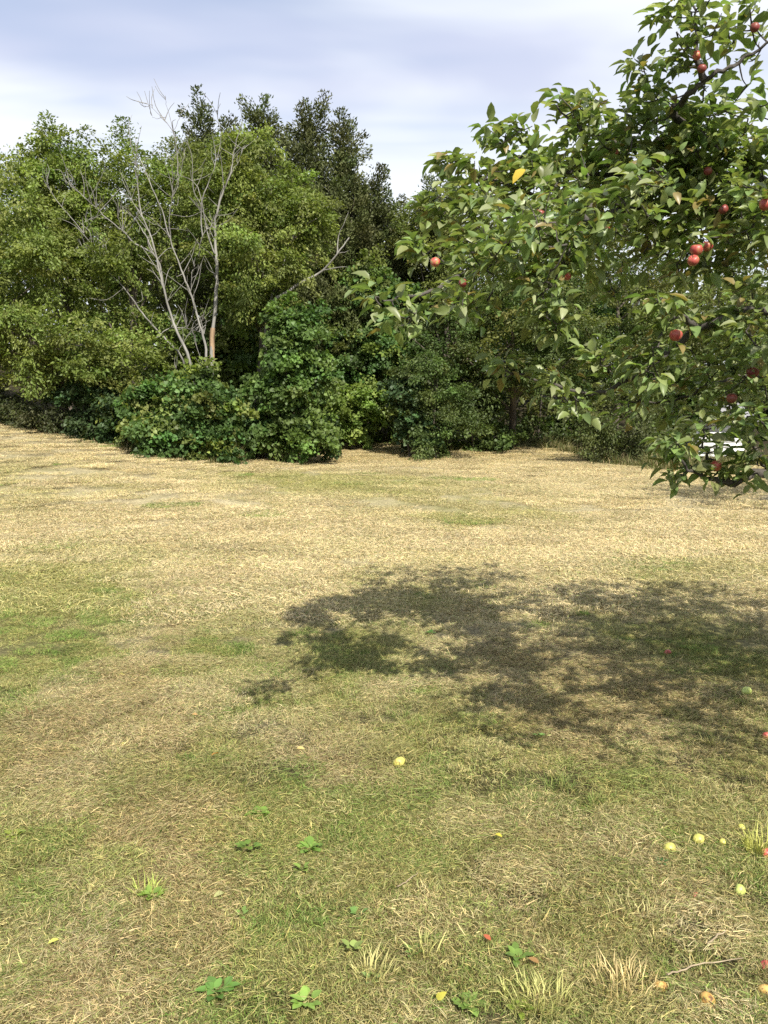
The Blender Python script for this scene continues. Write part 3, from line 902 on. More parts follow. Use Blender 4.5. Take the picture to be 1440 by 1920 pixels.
def dead_tree():
    base = base_at(385, DY)
    root = empty('dead_tree', base, 'bare dead tree with pale grey branches in front of the left thicket', 'tree')
    stems = [
        (.085, [(397, 800, .5), (398, 690), (397, 640), (405, 560), (406, 500), (404, 440), (404, 410), (416, 365), (431, 330), (436, 300), (444, 262)],
         [(.026, [(404, 478), (388, 432), (377, 370), (362, 340), (318, 322)]), (.020, [(372, 480, .2), (380, 443), (399, 420), (412, 400)]),
          (.024, [(380, 443), (377, 385), (393, 338), (405, 300), (398, 250)]), (.016, [(377, 385), (361, 350), (360, 300), (352, 262)]), (.012, [(431, 330), (448, 300), (456, 280)]),
          (.012, [(405, 300), (414, 262), (408, 215)])]),
        (.055, [(392, 800, .4), (388, 680), (383, 640), (372, 600), (357, 547), (345, 520), (334, 488), (320, 450), (318, 402), (324, 360), (322, 300)],
         [(.016, [(357, 547), (360, 515), (366, 495)]), (.014, [(320, 450), (306, 428), (283, 418)]), (.012, [(324, 360), (338, 330), (346, 292)])]),
        (.06, [(380, 800, .2), (357, 680), (333, 623), (320, 590), (307, 543), (297, 500), (284, 448), (266, 402), (258, 350), (253, 300), (246, 270)],
         [(.022, [(287, 470), (272, 440), (257, 415), (240, 395)]), (.024, [(318, 445), (303, 393), (280, 340), (260, 293), (243, 270)]), (.012, [(266, 402), (250, 380), (244, 362)])]),
        (.045, [(372, 800, 0), (343, 677), (320, 647), (293, 617), (267, 587), (240, 550), (207, 513), (187, 490), (172, 460), (157, 437)],
         [(.014, [(207, 513), (196, 470), (180, 445)]), (.010, [(187, 490), (160, 480), (138, 470)])]),
        (.04, [(309, 550), (293, 483), (253, 457), (230, 433), (200, 410), (173, 383), (143, 357), (125, 345)],
         [(.010, [(230, 433), (222, 400), (240, 385)]), (.010, [(200, 410), (182, 408), (160, 415)]), (.014, [(157, 437), (127, 400), (107, 377), (91, 350), (88, 336)])]),
        (.018, [(333, 330), (329, 260), (314, 232), (291, 207), (272, 192)],
         [(.010, [(330, 270), (318, 220), (312, 195), (311, 180)]), (.008, [(310, 220), (292, 222), (283, 215)]), (.008, [(327, 243), (340, 215), (337, 195)]), (.008, [(287, 197), (270, 200), (266, 192)])]),
        (.022, [(293, 633), (320, 615), (360, 618), (383, 627)], [(.012, [(360, 618), (337, 653), (331, 690)]), (.012, [(360, 620), (372, 660), (391, 697)])]),
    ]

    def w(c, k):
        return P(c[0], c[1], DY + (c[2] if len(c) > 2 else 0) + .25 * math.sin(k * 2.1 + c[0] * .02)) - base
    for k, (r, main, subs) in enumerate(stems):
        path = smooth_path([w(c, k) for c in main], 4, .012)
        v, f = tube(path, [r * .62, r * .44, r * .26, r * .08], 7, .3)
        st = link('stem', mesh_np('stem', v, f, None, True), M_DEADWOOD, root)
        parts = []
        for rr, sp in subs:
            sp_path = smooth_path([w(c, k) for c in sp], 4, .015)
            bv, bf = tube(sp_path, [rr * .75, rr * .45, .004], 5)
            link('branch', mesh_np('branch', bv, bf, None, True), M_DEADWOOD, st)
            for _ in range(2 if k == 5 else 5):
                s = sp_path[rng.integers(2, len(sp_path))]
                d = norm(rng.normal(size=3) * np.array([.6, .5, .4]) + np.array([0, 0, .9])) * (.2 + .4 * rng.random())
                parts.append(tube(smooth_path([s, s + d * .5 + rng.normal(0, .03, 3), s + d], 3), [.007, .004], 4))
        for _ in range(6 if k == 5 else 18):
            s = path[rng.integers(len(path) // 3, len(path))]
            d = norm(rng.normal(size=3) * np.array([.7, .5, .4]) + np.array([0, 0, .9])) * (.25 + .65 * rng.random())
            parts.append(tube(smooth_path([s, s + d * .5 + rng.normal(0, .05, 3), s + d], 3), [.010, .004], 4))
        v, f = merge(parts)
        link('twigs', mesh_np('twigs', v, f, None, True), M_DEADWOOD, st)['kind'] = 'stuff'
    v, f = tube(smooth_path([w((398, 682), 0), w((397.5, 655), 0), w((399, 615), 0)], 5, .006), [.060, .062, .054], 8, .2)
    tag(link('stripped_bark', mesh_np('stripped_bark', v, f, None, True), M_RAWWOOD, root), 'raw orange-brown patch where bark has peeled')
    for name, lab, chains, Y in (('dead_branch', 'bare forked dead limb leaning up to the right below the cedars', [(.05, [(500, 600), (544, 544), (574, 525), (605, 507), (632, 476), (654, 446)]), (.018, [(632, 476), (635, 443), (654, 397)]), (.014, [(605, 507), (640, 500), (655, 502)]), (.01, [(632, 476), (655, 470)])], 20.5),
                                 ('dead_branch', 'thin bare dead stem standing in the willowy leafy tree', [(.035, [(505, 600), (516, 538), (532, 495), (544, 455)]), (.016, [(544, 455), (562, 415), (568, 392)]), (.014, [(575, 420), (600, 405), (626, 375)])], 20.6)):
        b = base_at(chains[0][1][0][0], Y)
        ro = empty(name, b, lab, 'branch')
        for r, ch in chains:
            pts = [P(a[0], a[1], Y + .1 * math.sin(a[0])) - b for a in ch]
            if ch is chains[0][1]:
                pts = [np.zeros(3)] + pts
            v, f = tube(smooth_path(pts, 4, .01), [r, r * .6, r * .25], 6, .2)
            link('limb', mesh_np('limb', v, f, None, True), M_DEADWOOD, ro)


dead_tree()


# ------------------------------------------------------------------ white shed half hidden behind the branches
def box(lo, hi):
    (a, b, c), (d, e, f) = lo, hi
    V = [(a, b, c), (d, b, c), (d, e, c), (a, e, c), (a, b, f), (d, b, f), (d, e, f), (a, e, f)]
    F = [(0, 3, 2, 1), (4, 5, 6, 7), (0, 1, 5, 4), (1, 2, 6, 5), (2, 3, 7, 6), (3, 0, 4, 7)]
    return np.array(V, float), np.array(F)


M_WHITE = noise_mat('weathered_white_paint', [(0.3, (.66, .66, .64)), (0.7, (.82, .82, .80))], 3, .6)
M_ROOF = noise_mat('grey_roofing', [(0.3, (.16, .16, .17)), (0.7, (.30, .30, .31))], 12, .8)


def shed(label, px0, px1, Y, h, roof_h, zoff=0.0):
    x0, x1 = P(px0, 800, Y)[0], P(px1, 800, Y)[0]
    g = float(gz((x0 + x1) / 2, Y)) - .1 + zoff
    W_ = x1 - x0
    root = empty('shed', ((x0 + x1) / 2, Y, g), label, 'shed')
    hw, D = W_ / 2, 2.4
    nb = int(h / .15)
    bm = mesh_np('board', *box((-hw, 0, 0), (hw, .03, .142)))
    for k in range(nb):
        o = link('board', bm, M_WHITE, root, (0, 0 + .004 * (k % 2), k * .15))
    link('side_wall', mesh_np('side_wall', *merge([box((-hw, .036, 0), (-hw + .06, D, nb * .15)), box((hw - .06, .036, 0), (hw, D, nb * .15)), box((-hw + .06, D - .06, 0), (hw - .06, D, nb * .15)), box((-hw + .06, .04, 0), (hw - .06, .08, nb * .15))])), M_WHITE, root)
    for s in (-1, 1):
        link('corner_trim', mesh_np('corner_trim', *box((s * hw - .05, -.02, 0), (s * hw + .05, -.003, nb * .15))), M_WHITE, root)
    H = nb * .15
    V = np.array([(-hw - .2, -.25, H - .06), (hw + .2, -.25, H - .06), (hw + .2, D / 2, H + roof_h), (-hw - .2, D / 2, H + roof_h), (-hw - .2, D + .25, H - .06), (hw + .2, D + .25, H - .06)], float)
    V = np.vstack([V, V + np.array([0, 0, .07])])
    F = [(0, 1, 2, 3), (3, 2, 5, 4), (6, 9, 8, 7), (9, 10, 11, 8), (0, 6, 7, 1), (4, 5, 11, 10), (0, 3, 9, 6), (3, 4, 10, 9), (1, 7, 8, 2), (2, 8, 11, 5)]
    link('roof', mesh_np('roof', V, F), M_ROOF, root)


shed('white board shed with grey roof behind the lowest apple branch', 1306, 1402, 22.2, 1.05, .4)


# ------------------------------------------------------------------ the apple tree
def leaf_colours(n):
    base = np.array([.178, .232, .082])
    c = base[None] * (.70 + .6 * rng.random((n, 1))) * (1 + .2 * (rng.random((n, 3)) - .5))
    pale = rng.random(n) < .22
    c[pale] = np.array([.27, .30, .155])[None] * (.8 + .4 * rng.random((pale.sum(), 1)))
    return c


ROSE_UP = .5


def rosette_leaves(centres, outdir, k_lo=6, k_hi=10, Lm=.069):
    cnt = rng.integers(k_lo, k_hi + 1, len(centres))
    ci = np.repeat(np.arange(len(centres)), cnt)
    n = len(ci)
    az = rng.random(n) * 6.283
    tip = np.stack([np.cos(az), np.sin(az), rng.normal(.05, .5, n)], -1) + outdir[ci] * .7
    pos = centres[ci] + norm(tip) * (.012 + .03 * rng.random(n))[:, None] + rng.normal(0, .02, (n, 3))
    nrm = np.array([0, 0, ROSE_UP + .5])[None] + rng.normal(0, .38, (n, 3))
    L = Lm * (.6 + .65 * rng.random(n))
    W = L * (.46 + .16 * rng.random(n))
    return pos, norm(tip), nrm, L, W


APPLE_ANCHORS = [
    (1310, 40, 3.7, 60, 20), (1400, 50, 3.8, 55, 18), (1290, 100, 3.7, 36, 10), (1250, 16, 3.7, 20, 4), (1195, 128, 3.8, 18, 6), (1225, 165, 3.8, 24, 7), (1330, 195, 3.9, 50, 14), (1430, 195, 3.4, 18, 4),
    (1050, 205, 4.3, 28, 7), (1110, 222, 4.3, 42, 12), (1180, 230, 4.2, 50, 16), (1260, 240, 4.1, 55, 18), (1350, 262, 4, 70, 24), (1430, 285, 4, 50, 14),
    (932, 258, 4.2, 20, 5), (975, 240, 4.2, 22, 5), (1000, 290, 4.3, 42, 12), (1080, 290, 4.4, 60, 20), (1170, 310, 4.4, 70, 24), (1280, 335, 4.3, 75, 28), (1390, 355, 4.1, 75, 28),
    (848, 308, 4, 26, 5), (895, 335, 4.1, 45, 13), (955, 350, 4.2, 50, 17), (1030, 370, 4.2, 60, 20), (1120, 370, 4.5, 60, 14), (1230, 405, 4.3, 65, 20), (1340, 420, 4.1, 75, 26), (1430, 425, 3.8, 60, 18),
    (825, 400, 4.0, 36, 10), (890, 410, 4.0, 50, 15), (960, 440, 3.6, 55, 16), (1050, 455, 3.3, 45, 12), (1210, 465, 4.2, 60, 13), (1290, 480, 4.0, 50, 13), (1400, 495, 3.8, 60, 18),
    (797, 470, 3.7, 26, 7), (870, 490, 3.6, 45, 9), (712, 562, 2.8, 20, 4), (765, 590, 3.0, 34, 6), (845, 570, 3.2, 40, 8), (915, 560, 3.4, 36, 7),
    (1000, 430, 3.2, 60, 13), (930, 470, 3.3, 50, 10), (1080, 420, 3.4, 50, 11), (1005, 530, 3.3, 34, 13), (1035, 590, 3.3, 26, 10), (1045, 630, 3.3, 14, 4), (1070, 500, 3.4, 16, 3), (1150, 520, 4.6, 40, 5), (1160, 400, 3.45, 50, 11), (1210, 330, 3.3, 48, 9), (1110, 480, 3.6, 34, 7),
    (1255, 590, 3.3, 42, 11), (1240, 665, 3.3, 45, 12), (1310, 610, 3.7, 60, 13), (1400, 575, 3.5, 60, 16), (1420, 645, 3.3, 40, 10), (1340, 700, 3.7, 65, 15), (1140, 680, 3.6, 42, 10), (1180, 740, 3.8, 55, 12), (1265, 755, 3.9, 55, 12),
    (1080, 755, 3.6, 24, 5), (1020, 712, 3.5, 24, 5), (950, 690, 3.5, 20, 5), (1400, 745, 3.6, 45, 11),
    (1262, 838, 3.2, 32, 8), (1325, 815, 3.2, 38, 8), (1405, 800, 3.2, 38, 9), (1385, 880, 3.2, 30, 6), (1432, 850, 3.1, 26, 6), (1300, 880, 3.2, 26, 5), (1275, 890, 3.2, 12, 2)]

ABASE = np.array([3.05, 4.25, float(gz(3.05, 4.25))])


def build_apple_tree():
    root = empty('apple_tree', ABASE, 'apple tree with red apples reaching in from the right', 'tree')
    limbs = {
        'a': (.058, [(2.95, 4.2, 1.15), (2.5, 4.25, 2.0), P(1440, 392, 4.2), P(1250, 388, 4.2), P(1130, 402, 4.2), P(1020, 440, 4.2), P(950, 480, 3.95), P(860, 522, 3.5), P(780, 552, 3.15), P(705, 562, 2.85)]),
        'b': (.06, [(3.0, 4.2, .95), (2.3, 3.7, 1.3), P(1440, 885, 3.3), P(1370, 905, 3.25), P(1310, 893, 3.2), P(1262, 850, 3.2)]),
        'c': (.05, [(2.95, 4.25, 1.2), (2.2, 4.2, 2.4), P(1290, 240, 4.0), P(1286, 187, 3.85), P(1321, 150, 3.75), P(1386, 113, 3.72), P(1440, 85, 3.7), P(1560, 40, 3.6)]),
        'd': (.03, [P(1321, 150, 3.75), P(1306, 100, 3.7), P(1305, 30, 3.7), P(1290, -40, 3.7)]),
        'e': (.05, [(2.9, 4.4, 1.3), (2.3, 4.7, 2.4), P(1330, 320, 4.3), P(1180, 275, 4.3), P(1090, 240, 4.3), P(1045, 200, 4.3)]),
        'f': (.028, [P(1180, 330, 4.35), P(1060, 320, 4.35), P(960, 285, 4.25), P(925, 255, 4.2)]),
        'g': (.026, [P(1130, 402, 4.2), P(1000, 365, 4.2), P(900, 325, 4.1), P(840, 303, 4.0)]),
        'h': (.05, [(2.9, 4.0, 1.2), (2.2, 3.8, 1.8), P(1440, 580, 3.55), P(1310, 620, 3.6), P(1210, 690, 3.6), P(1120, 735, 3.6), P(1030, 718, 3.55), P(930, 690, 3.5)]),
        'i': (.020, [P(1110, 385, 3.9), P(1085, 440, 3.5), P(1050, 500, 3.35), P(1020, 560, 3.3), P(1045, 620, 3.3)]),
        'j': (.026, [P(1310, 620, 3.6), P(1270, 590, 3.4), P(1235, 640, 3.3), P(1215, 690, 3.3)]),
        'k': (.026, [P(1440, 700, 3.8), P(1340, 720, 3.75), P(1250, 755, 3.85), P(1180, 750, 3.8)]),
        'l': (.022, [P(1370, 905, 3.25), P(1325, 850, 3.2), P(1320, 800, 3.2)]),
        'm': (.022, [P(1440, 885, 3.3), P(1410, 830, 3.25), P(1400, 780, 3.2)]),
        'n': (.05, [(3.1, 4.3, 1.2), (3.6, 4.2, 2.1), (4.4, 4.0, 2.8), (5.1, 3.9, 3.1)]),
        'o': (.05, [(3.1, 4.3, 1.2), (3.2, 3.5, 2.1), (3.1, 2.6, 2.6), (3.0, 1.9, 2.8)]),
        'p': (.05, [(3.1, 4.35, 1.2), (3.4, 5.2, 2.1), (3.4, 6.0, 2.7)]),
        'q': (.022, [P(1440, 430, 3.8), P(1350, 440, 4.0), P(1290, 480, 4.0), P(1210, 470, 4.2)]),
    }
    tr = tube(smooth_path([(0, 0, -.15), (-.02, .02, .35), (.03, -.02, .8), (-.03, 0, 1.25)], 5, .006), [.17, .13, .12, .10], 12, .18)
    link('trunk', mesh_np('trunk', tr[0], tr[1], None, True), M_APPLEBARK, root)
    paths = []
    for k, (r, pts) in limbs.items():
        path = smooth_path([np.asarray(p, float) for p in pts], 6, .010)
        paths.append(path)
        v, f = tube(path - ABASE, [r * .55, r * .34, r * .17, .004], 8, .2)
        link('branch', mesh_np('branch', v, f, None, True), M_APPLEBARK, root)
    nodes = np.concatenate(paths)
    # leaf rosettes at the ends of short spurs
    cs = []
    for px, row, Y, r, n in APPLE_ANCHORS:
        n = int(n * (.8 if row < 215 else 1.0 if row < 300 and px < 1200 else 1.05 if row > 520 else 1.3))
        c = P(px, row, Y)
        s = r * Y / FPX
        cs.append(c[None] + norm(rng.normal(size=(n, 3))) * (rng.random((n, 1)) ** .45) * s * np.array([1, 2.3, 1]))
    nb = 230                                                                # further back in the crown, behind the leaves in view
    bpx, brow, bY = 980 + 460 * rng.random(nb) ** .8, 245 + 215 * rng.random(nb), 3.9 + 1.5 * rng.random(nb)
    cs.append(np.array([P(a, b + (40 if a < 1060 else 0), c) for a, b, c in zip(bpx, brow, bY)]))
    far = norm(rng.normal(size=(2600, 3))) * (rng.random((2600, 1)) ** .4) * np.array([2.2, 2.0, .85]) + np.array([2.8, 3.45, 2.25])
    vis = (far[:, 0] * FPX / far[:, 1] + 720 < 1480) & (far[:, 1] > .5)
    cs.append(far[~vis][:1650])
    cen = np.concatenate(cs)
    crown_c = np.array([2.6, 4.1, 2.1])
    outd = norm(cen - crown_c[None]) * np.array([.8, .8, .5]) + rng.normal(0, .25, cen.shape)
    # twigs: each rosette hangs on the nearest branch point or on a twig that is already there
    tw = []
    order = np.argsort([np.min(np.linalg.norm(nodes - c[None], axis=1)) for c in cen])
    pool = np.zeros((len(nodes) + 3 * len(cen), 3)); pool[:len(nodes)] = nodes
    m_ = len(nodes)
    for i in order:
        c = cen[i]
        q = pool[np.argmin(np.linalg.norm(pool[:m_] - c[None], axis=1))].copy()
        dd = c - q
        l = np.linalg.norm(dd)
        if l < .02:
            continue
        mid = q + dd * .5 + np.array([0, 0, -.10 * l]) + rng.normal(0, .07 * l, 3)
        pool[m_], pool[m_ + 1], pool[m_ + 2] = q * .5 + mid * .5, mid, c
        m_ += 3
        tw.append(tube(smooth_path([q, mid, c], 2) - ABASE, [.0038 + .006 * min(l, 1), .0020], 3))
    v, f = merge(tw)
    t = link('twigs', mesh_np('twigs', v, f, None, True), M_APPLEBARK, root)
    t['kind'] = 'stuff'
    pos, tip, nrm, L, W = rosette_leaves(cen, outd)
    near_k = np.clip(.35 + .65 * pos[:, 1] / 4.1, .6, 1.0)               # lower, nearer shoots carry smaller leaves
    L, W = L * near_k, W * near_k
    # leaves along the twigs too
    n = len(pos)
    colr = leaf_colours(n)
    spot = rng.random(n) < .05
    colr[spot] = np.array([.24, .19, .07])[None]
    # the leaves that show largest are objects of their own
    d = pos - np.array([0, 0, CAM_H])[None]
    depth = d[:, 1] * CP - d[:, 2] * SP
    u = d[:, 0] / depth * FPX + 720
    vv = 960 - (d[:, 1] * SP + d[:, 2] * CP) / depth * FPX
    inside = (u > 0) & (u < 1430) & (vv > 8) & (vv < 1000) & (depth > .5)
    face = np.abs(np.sum(norm(nrm) * norm(d), 1))
    # spread: nearest leaf per small patch of the view wins
    score = np.where(inside, L * W / depth ** 2 * (.35 + face), 0)
    order = np.argsort(-score * (1 + .15 * rng.random(n)) / (depth ** 1.5))
    cell, single = {}, []
    for i in order:
        if score[i] <= 0:
            break
        key = (int(u[i] // 26), int(vv[i] // 26))
        if cell.get(key, 0) < 1:
            cell[key] = 1
            single.append(i)
        if len(single) >= 292:
            break
    single = np.array(single)
    rest = np.ones(n, bool); rest[single] = False
    V, F = place_leaves(pos[rest] - ABASE, tip[rest], nrm[rest], L[rest], W[rest], T_APPLE)
    o = link('foliage', mesh_np('foliage', V, F, np.repeat(colr[rest], len(T_APPLE[0]), 0), True), M_APPLELEAF, root)
    o['kind'] = 'stuff'
    variants = []
    for k in range(12):
        tv, tf = _apple_template(.15 + .5 * rng.random(), .12 + .4 * rng.random())
        tv = tv + np.array([[.07 * math.sin(4 * y + k), 0, .06 * math.sin(7 * y + 2 * k + x * 5)] for x, y, z in tv])
        variants.append(mesh_np('leaf', tv, tf, np.tile(leaf_colours(1), (len(tv), 1)), True))
    yl, tf = _apple_template(.3, .3)
    yellow = mesh_np('leaf', yl, tf, np.tile(np.array([[.62, .45, .06]]), (len(yl), 1)), True)
    ysel = single[np.argmin((u[single] - 970) ** 2 + (vv[single] - 330) ** 2)]
    tp = norm(tip[single]); nr = norm(nrm[single] - tp * np.sum(nrm[single] * tp, -1, keepdims=True)); sd = np.cross(tp, nr)
    for j, i in enumerate(single):
        me = yellow if i == ysel else variants[j % 12]
        lf = link('leaf', me, M_APPLELEAF, root)
        if i == ysel:
            lf['label'] = 'single bright yellow leaf in the apple tree'
        M = Matrix.Identity(4)
        if i == ysel:
            pos[i], L[i], W[i] = P(985, 318, 3.72), .075, .05
            tp[j], nr[j] = norm(np.array([-.7, -.1, -.55])), norm(np.array([-.45, -.8, .55]))
            nr[j] = norm(nr[j] - tp[j] * np.dot(nr[j], tp[j])); sd[j] = np.cross(tp[j], nr[j])
        for r_ in range(3):
            M[r_][0], M[r_][1], M[r_][2], M[r_][3] = sd[j][r_] * W[i], tp[j][r_] * L[i], nr[j][r_] * L[i], (pos[i] - ABASE)[r_]
        lf.matrix_local = M


build_apple_tree()


def second_apple_tree():
    b = np.array([7.7, 11.7, float(gz(7.7, 11.7))])
    lobes = [(b + np.array(o), np.array(r)) for o, r in (((0, 0, 2.6), (1.9, 1.1, .8)), ((-1.4, -.1, 2.3), (1.2, .8, .5)), ((1.0, .3, 2.4), (1.6, 1.1, .8)))]
    tree('apple_tree', 'second low tree beyond the right edge whose shadow lies on the far grass', 'tree', lobes, b, (.10, .14, .04), None, 200, 60, .34, .08, .045, .12, None, 12, up=.8, back=1)


second_apple_tree()


# ------------------------------------------------------------------ apples
def apple_mesh(name, squash=.92):
    prof = [(0, -.80), (.20, -.88), (.42, -.86), (.72, -.62), (.93, -.22), (1.0, .15), (.92, .52), (.70, .78), (.42, .88), (.20, .82), (.06, .66), (0, .62)]
    sides = 14
    V, F = [], []
    for r, z in prof:
        for k in range(sides):
            a = 2 * math.pi * k / sides
            rr = r * (1 + .03 * math.sin(5 * a))
            V.append((rr * math.cos(a), rr * math.sin(a), z * squash))
    for i in range(len(prof) - 1):
        for k in range(sides):
            a, b2 = i * sides + k, i * sides + (k + 1) % sides
            F.append((a, b2, b2 + sides, a + sides))
    return mesh_np(name, V, F, None, True)


def fruit_mat(name, ramp, spec=.5, rough=.32):
    m = noise_mat(name, ramp, 1.6, rough + .12, 0, None, (1, 1, .8), 4, True)
    return m


M_RED = fruit_mat('red_apple_skin', [(0.30, (.42, .27, .11)), (0.42, (.42, .11, .075)), (0.62, (.36, .05, .05))])
M_BLUSH = fruit_mat('blushed_apple_skin', [(0.30, (.38, .36, .10)), (0.45, (.52, .17, .11)), (0.62, (.45, .06, .05))])
M_DARKRED = fruit_mat('dark_red_apple_skin', [(0.3, (.22, .08, .05)), (0.6, (.20, .03, .03))])
M_YELLOW = fruit_mat('yellow_apple_skin', [(0.32, (.16, .10, .04)), (0.40, (.40, .40, .09)), (0.58, (.60, .56, .13)), (0.70, (.38, .26, .08))])
M_GREENA = fruit_mat('green_apple_skin', [(0.3, (.36, .44, .10)), (0.7, (.52, .58, .18))])
M_ROT = fruit_mat('rotting_apple_skin', [(0.34, (.14, .07, .03)), (0.46, (.48, .28, .07)), (0.60, (.54, .38, .13)), (0.68, (.20, .10, .04))], rough=.6)
A_MESH = {}


def make_apple(pos, diam, mat, label, group, tilt=None, squash=.92, stem=True):
    key = (mat.name, squash)
    if key not in A_MESH:
        A_MESH[key] = apple_mesh('apple', squash)
        A_MESH[key].materials.append(mat)
    o = link('apple', A_MESH[key])
    o.location = tuple(pos)
    o.scale = (diam / 2,) * 3
    o.rotation_euler = tilt if tilt is not None else (rng.normal(0, .35), rng.normal(0, .35), rng.random() * 6.28)
    tag(o, label, 'apple', group)
    if stem:
        if 'stem' not in A_MESH:
            v, f = tube(smooth_path([(0, 0, .55), (.05, 0, .95), (.18, .05, 1.4)], 3), [.06, .045, .06], 5)
            A_MESH['stem'] = mesh_np('stem', v, f, None, True); A_MESH['stem'].materials.append(M_APPLEBARK)
        link('stem', A_MESH['stem'], None, o)
    return o


HG = 'apples hanging in the tree'
for px, row, Y, d, mat, lab in (
        (1306, 469, 3.55, .056, M_RED, 'red apple at the left of the cluster of three hanging together'),
        (1326, 462, 3.58, .048, M_RED, 'red apple at the upper right of the cluster of three hanging together'),
        (1300, 489, 3.52, .050, M_RED, 'red apple lowest in the cluster of three hanging together'),
        (1081, 413, 3.7, .045, M_RED, 'single bright red apple beside the pale bare stick'),
        (1063, 518, 3.2, .036, M_BLUSH, 'pinkish apple beside the bright hanging leaf sprig'),
        (1043, 460, 3.7, .036, M_DARKRED, 'small dark red apple just above the hanging leaf sprig'),
        (1013, 401, 3.8, .044, M_DARKRED, 'shaded red apple in the leaves left of the pale bare stick'),
        (926, 440, 3.7, .040, M_RED, 'small red apple half hidden at the left end of the leafy mass'),
        (816, 492, 3.3, .040, M_BLUSH, 'blushed apple nearest the left tip of the long branch'),
        (868, 531, 3.1, .034, M_DARKRED, 'small dark apple hanging under the long thin branch'),
        (964, 319, 4.0, .034, M_BLUSH, 'small blushed apple just above the yellow leaf'),
        (1162, 288, 4.1, .048, M_BLUSH, 'red and yellow apple among the top leaves at mid crown'),
        (1236, 296, 3.9, .040, M_DARKRED, 'dull red apple among the upper leaves right of mid crown'),
        (1327, 321, 3.8, .040, M_DARKRED, 'dull red apple in the upper leaves above the three together'),
        (1254, 362, 3.9, .056, M_DARKRED, 'brownish red apple in shade by the thick dark branch'),
        (1137, 430, 3.95, .034, M_BLUSH, 'tiny blushed apple under the thick dark branch'),
        (1357, 393, 3.7, .044, M_DARKRED, 'dark red apple above and right of the three together'),
        (1435, 384, 3.4, .052, M_RED, 'red apple cut by the right edge, higher of the edge apples'),
        (1267, 629, 3.1, .050, M_RED, 'red apple inside the sunlit sprig at mid height'),
        (1411, 699, 3.25, .050, M_DARKRED, 'dark red apple near the right edge below mid height'),
        (1372, 747, 3.3, .044, M_DARKRED, 'dull red apple above the lowest sprig'),
        (1342, 874, 3.05, .046, M_BLUSH, 'peach-coloured apple on the lowest branch near the ground'),
        (1415, 52, 3.55, .040, M_DARKRED, 'dark apple in the topmost leaves at the right edge'),
        (1307, 104, 3.5, .040, M_BLUSH, 'green and red apple against the sky at the top'),
        (1316, 129, 3.5, .038, M_DARKRED, 'dark apple against the sky, lower of the top pair')):
    make_apple(P(px, row, Y + .14), d, mat, lab, HG)

FG = 'windfall apples lying in the grass'
for px, row, d, mat, lab, sq in (
        (749, 1441, .062, M_YELLOW, 'yellow windfall apple alone in the grass at the centre', .80),
        (1400, 1305, .056, M_GREENA, 'pale green windfall apple in the tree shadow', .92),
        (1255, 1604, .050, M_YELLOW, 'yellow windfall apple, left one of the close pair', .92),
        (1310, 1586, .046, M_YELLOW, 'yellow windfall apple, right one of the close pair', .92),
        (1354, 1588, .032, M_YELLOW, 'small half-hidden yellow windfall right of the pair', .80),
        (1390, 1561, .034, M_YELLOW, 'small yellow-green windfall beside the tall grass tuft', .85),
        (1387, 1681, .042, M_GREENA, 'pale green windfall apple with brown stem end below the tuft', .92),
        (1437, 1612, .044, M_BLUSH, 'pinkish windfall apple cut by the right edge', .85),
        (1304, 1688, .024, M_RED, 'tiny red windfall by the pale grass stalks', .8),
        (1326, 1893, .052, M_ROT, 'mottled brownish yellow rotting windfall at the bottom edge', .85),
        (1238, 1862, .040, M_ROT, 'orange shrivelled windfall left of the mottled rotting one', .8),
        (1434, 1872, .042, M_ROT, 'orange rotting windfall in the bottom right corner', .85),
        (1252, 1231, .050, M_RED, 'red windfall apple deep in the tree shadow', .85),
        (1436, 1388, .046, M_BLUSH, 'pink windfall at the right edge below the shadow', .8),
        (1435, 1822, .034, M_RED, 'red windfall at the right edge near the fallen twig', .8),
        (228, 1273, .044, M_YELLOW, 'flattened yellow windfall on the bare brown patch, farther one', .55),
        (233, 1403, .038, M_YELLOW, 'flattened yellow windfall on the brown patch, nearer one', .55),
        (145, 1128, .046, M_YELLOW, 'pale yellow windfall in the green grass at the left', .7)):
    p = at(px, row)
    make_apple((p[0], p[1], p[2] + d * .36 * sq + .008), d, mat, lab, FG, (rng.normal(0, .9), rng.normal(0, .9), rng.random() * 6.28), sq, False)


# ------------------------------------------------------------------ small things on the lawn
def solid_leaf(name, loc, L, W, tip, nrm, colr, parent=None, curl=.2, fold=.25):
    tv, tf = _apple_template(curl, fold)
    V, F = place_leaves(np.zeros((1, 3)), np.array([tip], float), np.array([nrm], float), np.array([L]), np.array([W]), (tv, tf))
    o = link(name, mesh_np(name, V, F, np.tile(np.array([colr], float), (len(V), 1)), True), M_APPLELEAF, parent, tuple(loc))
    return o


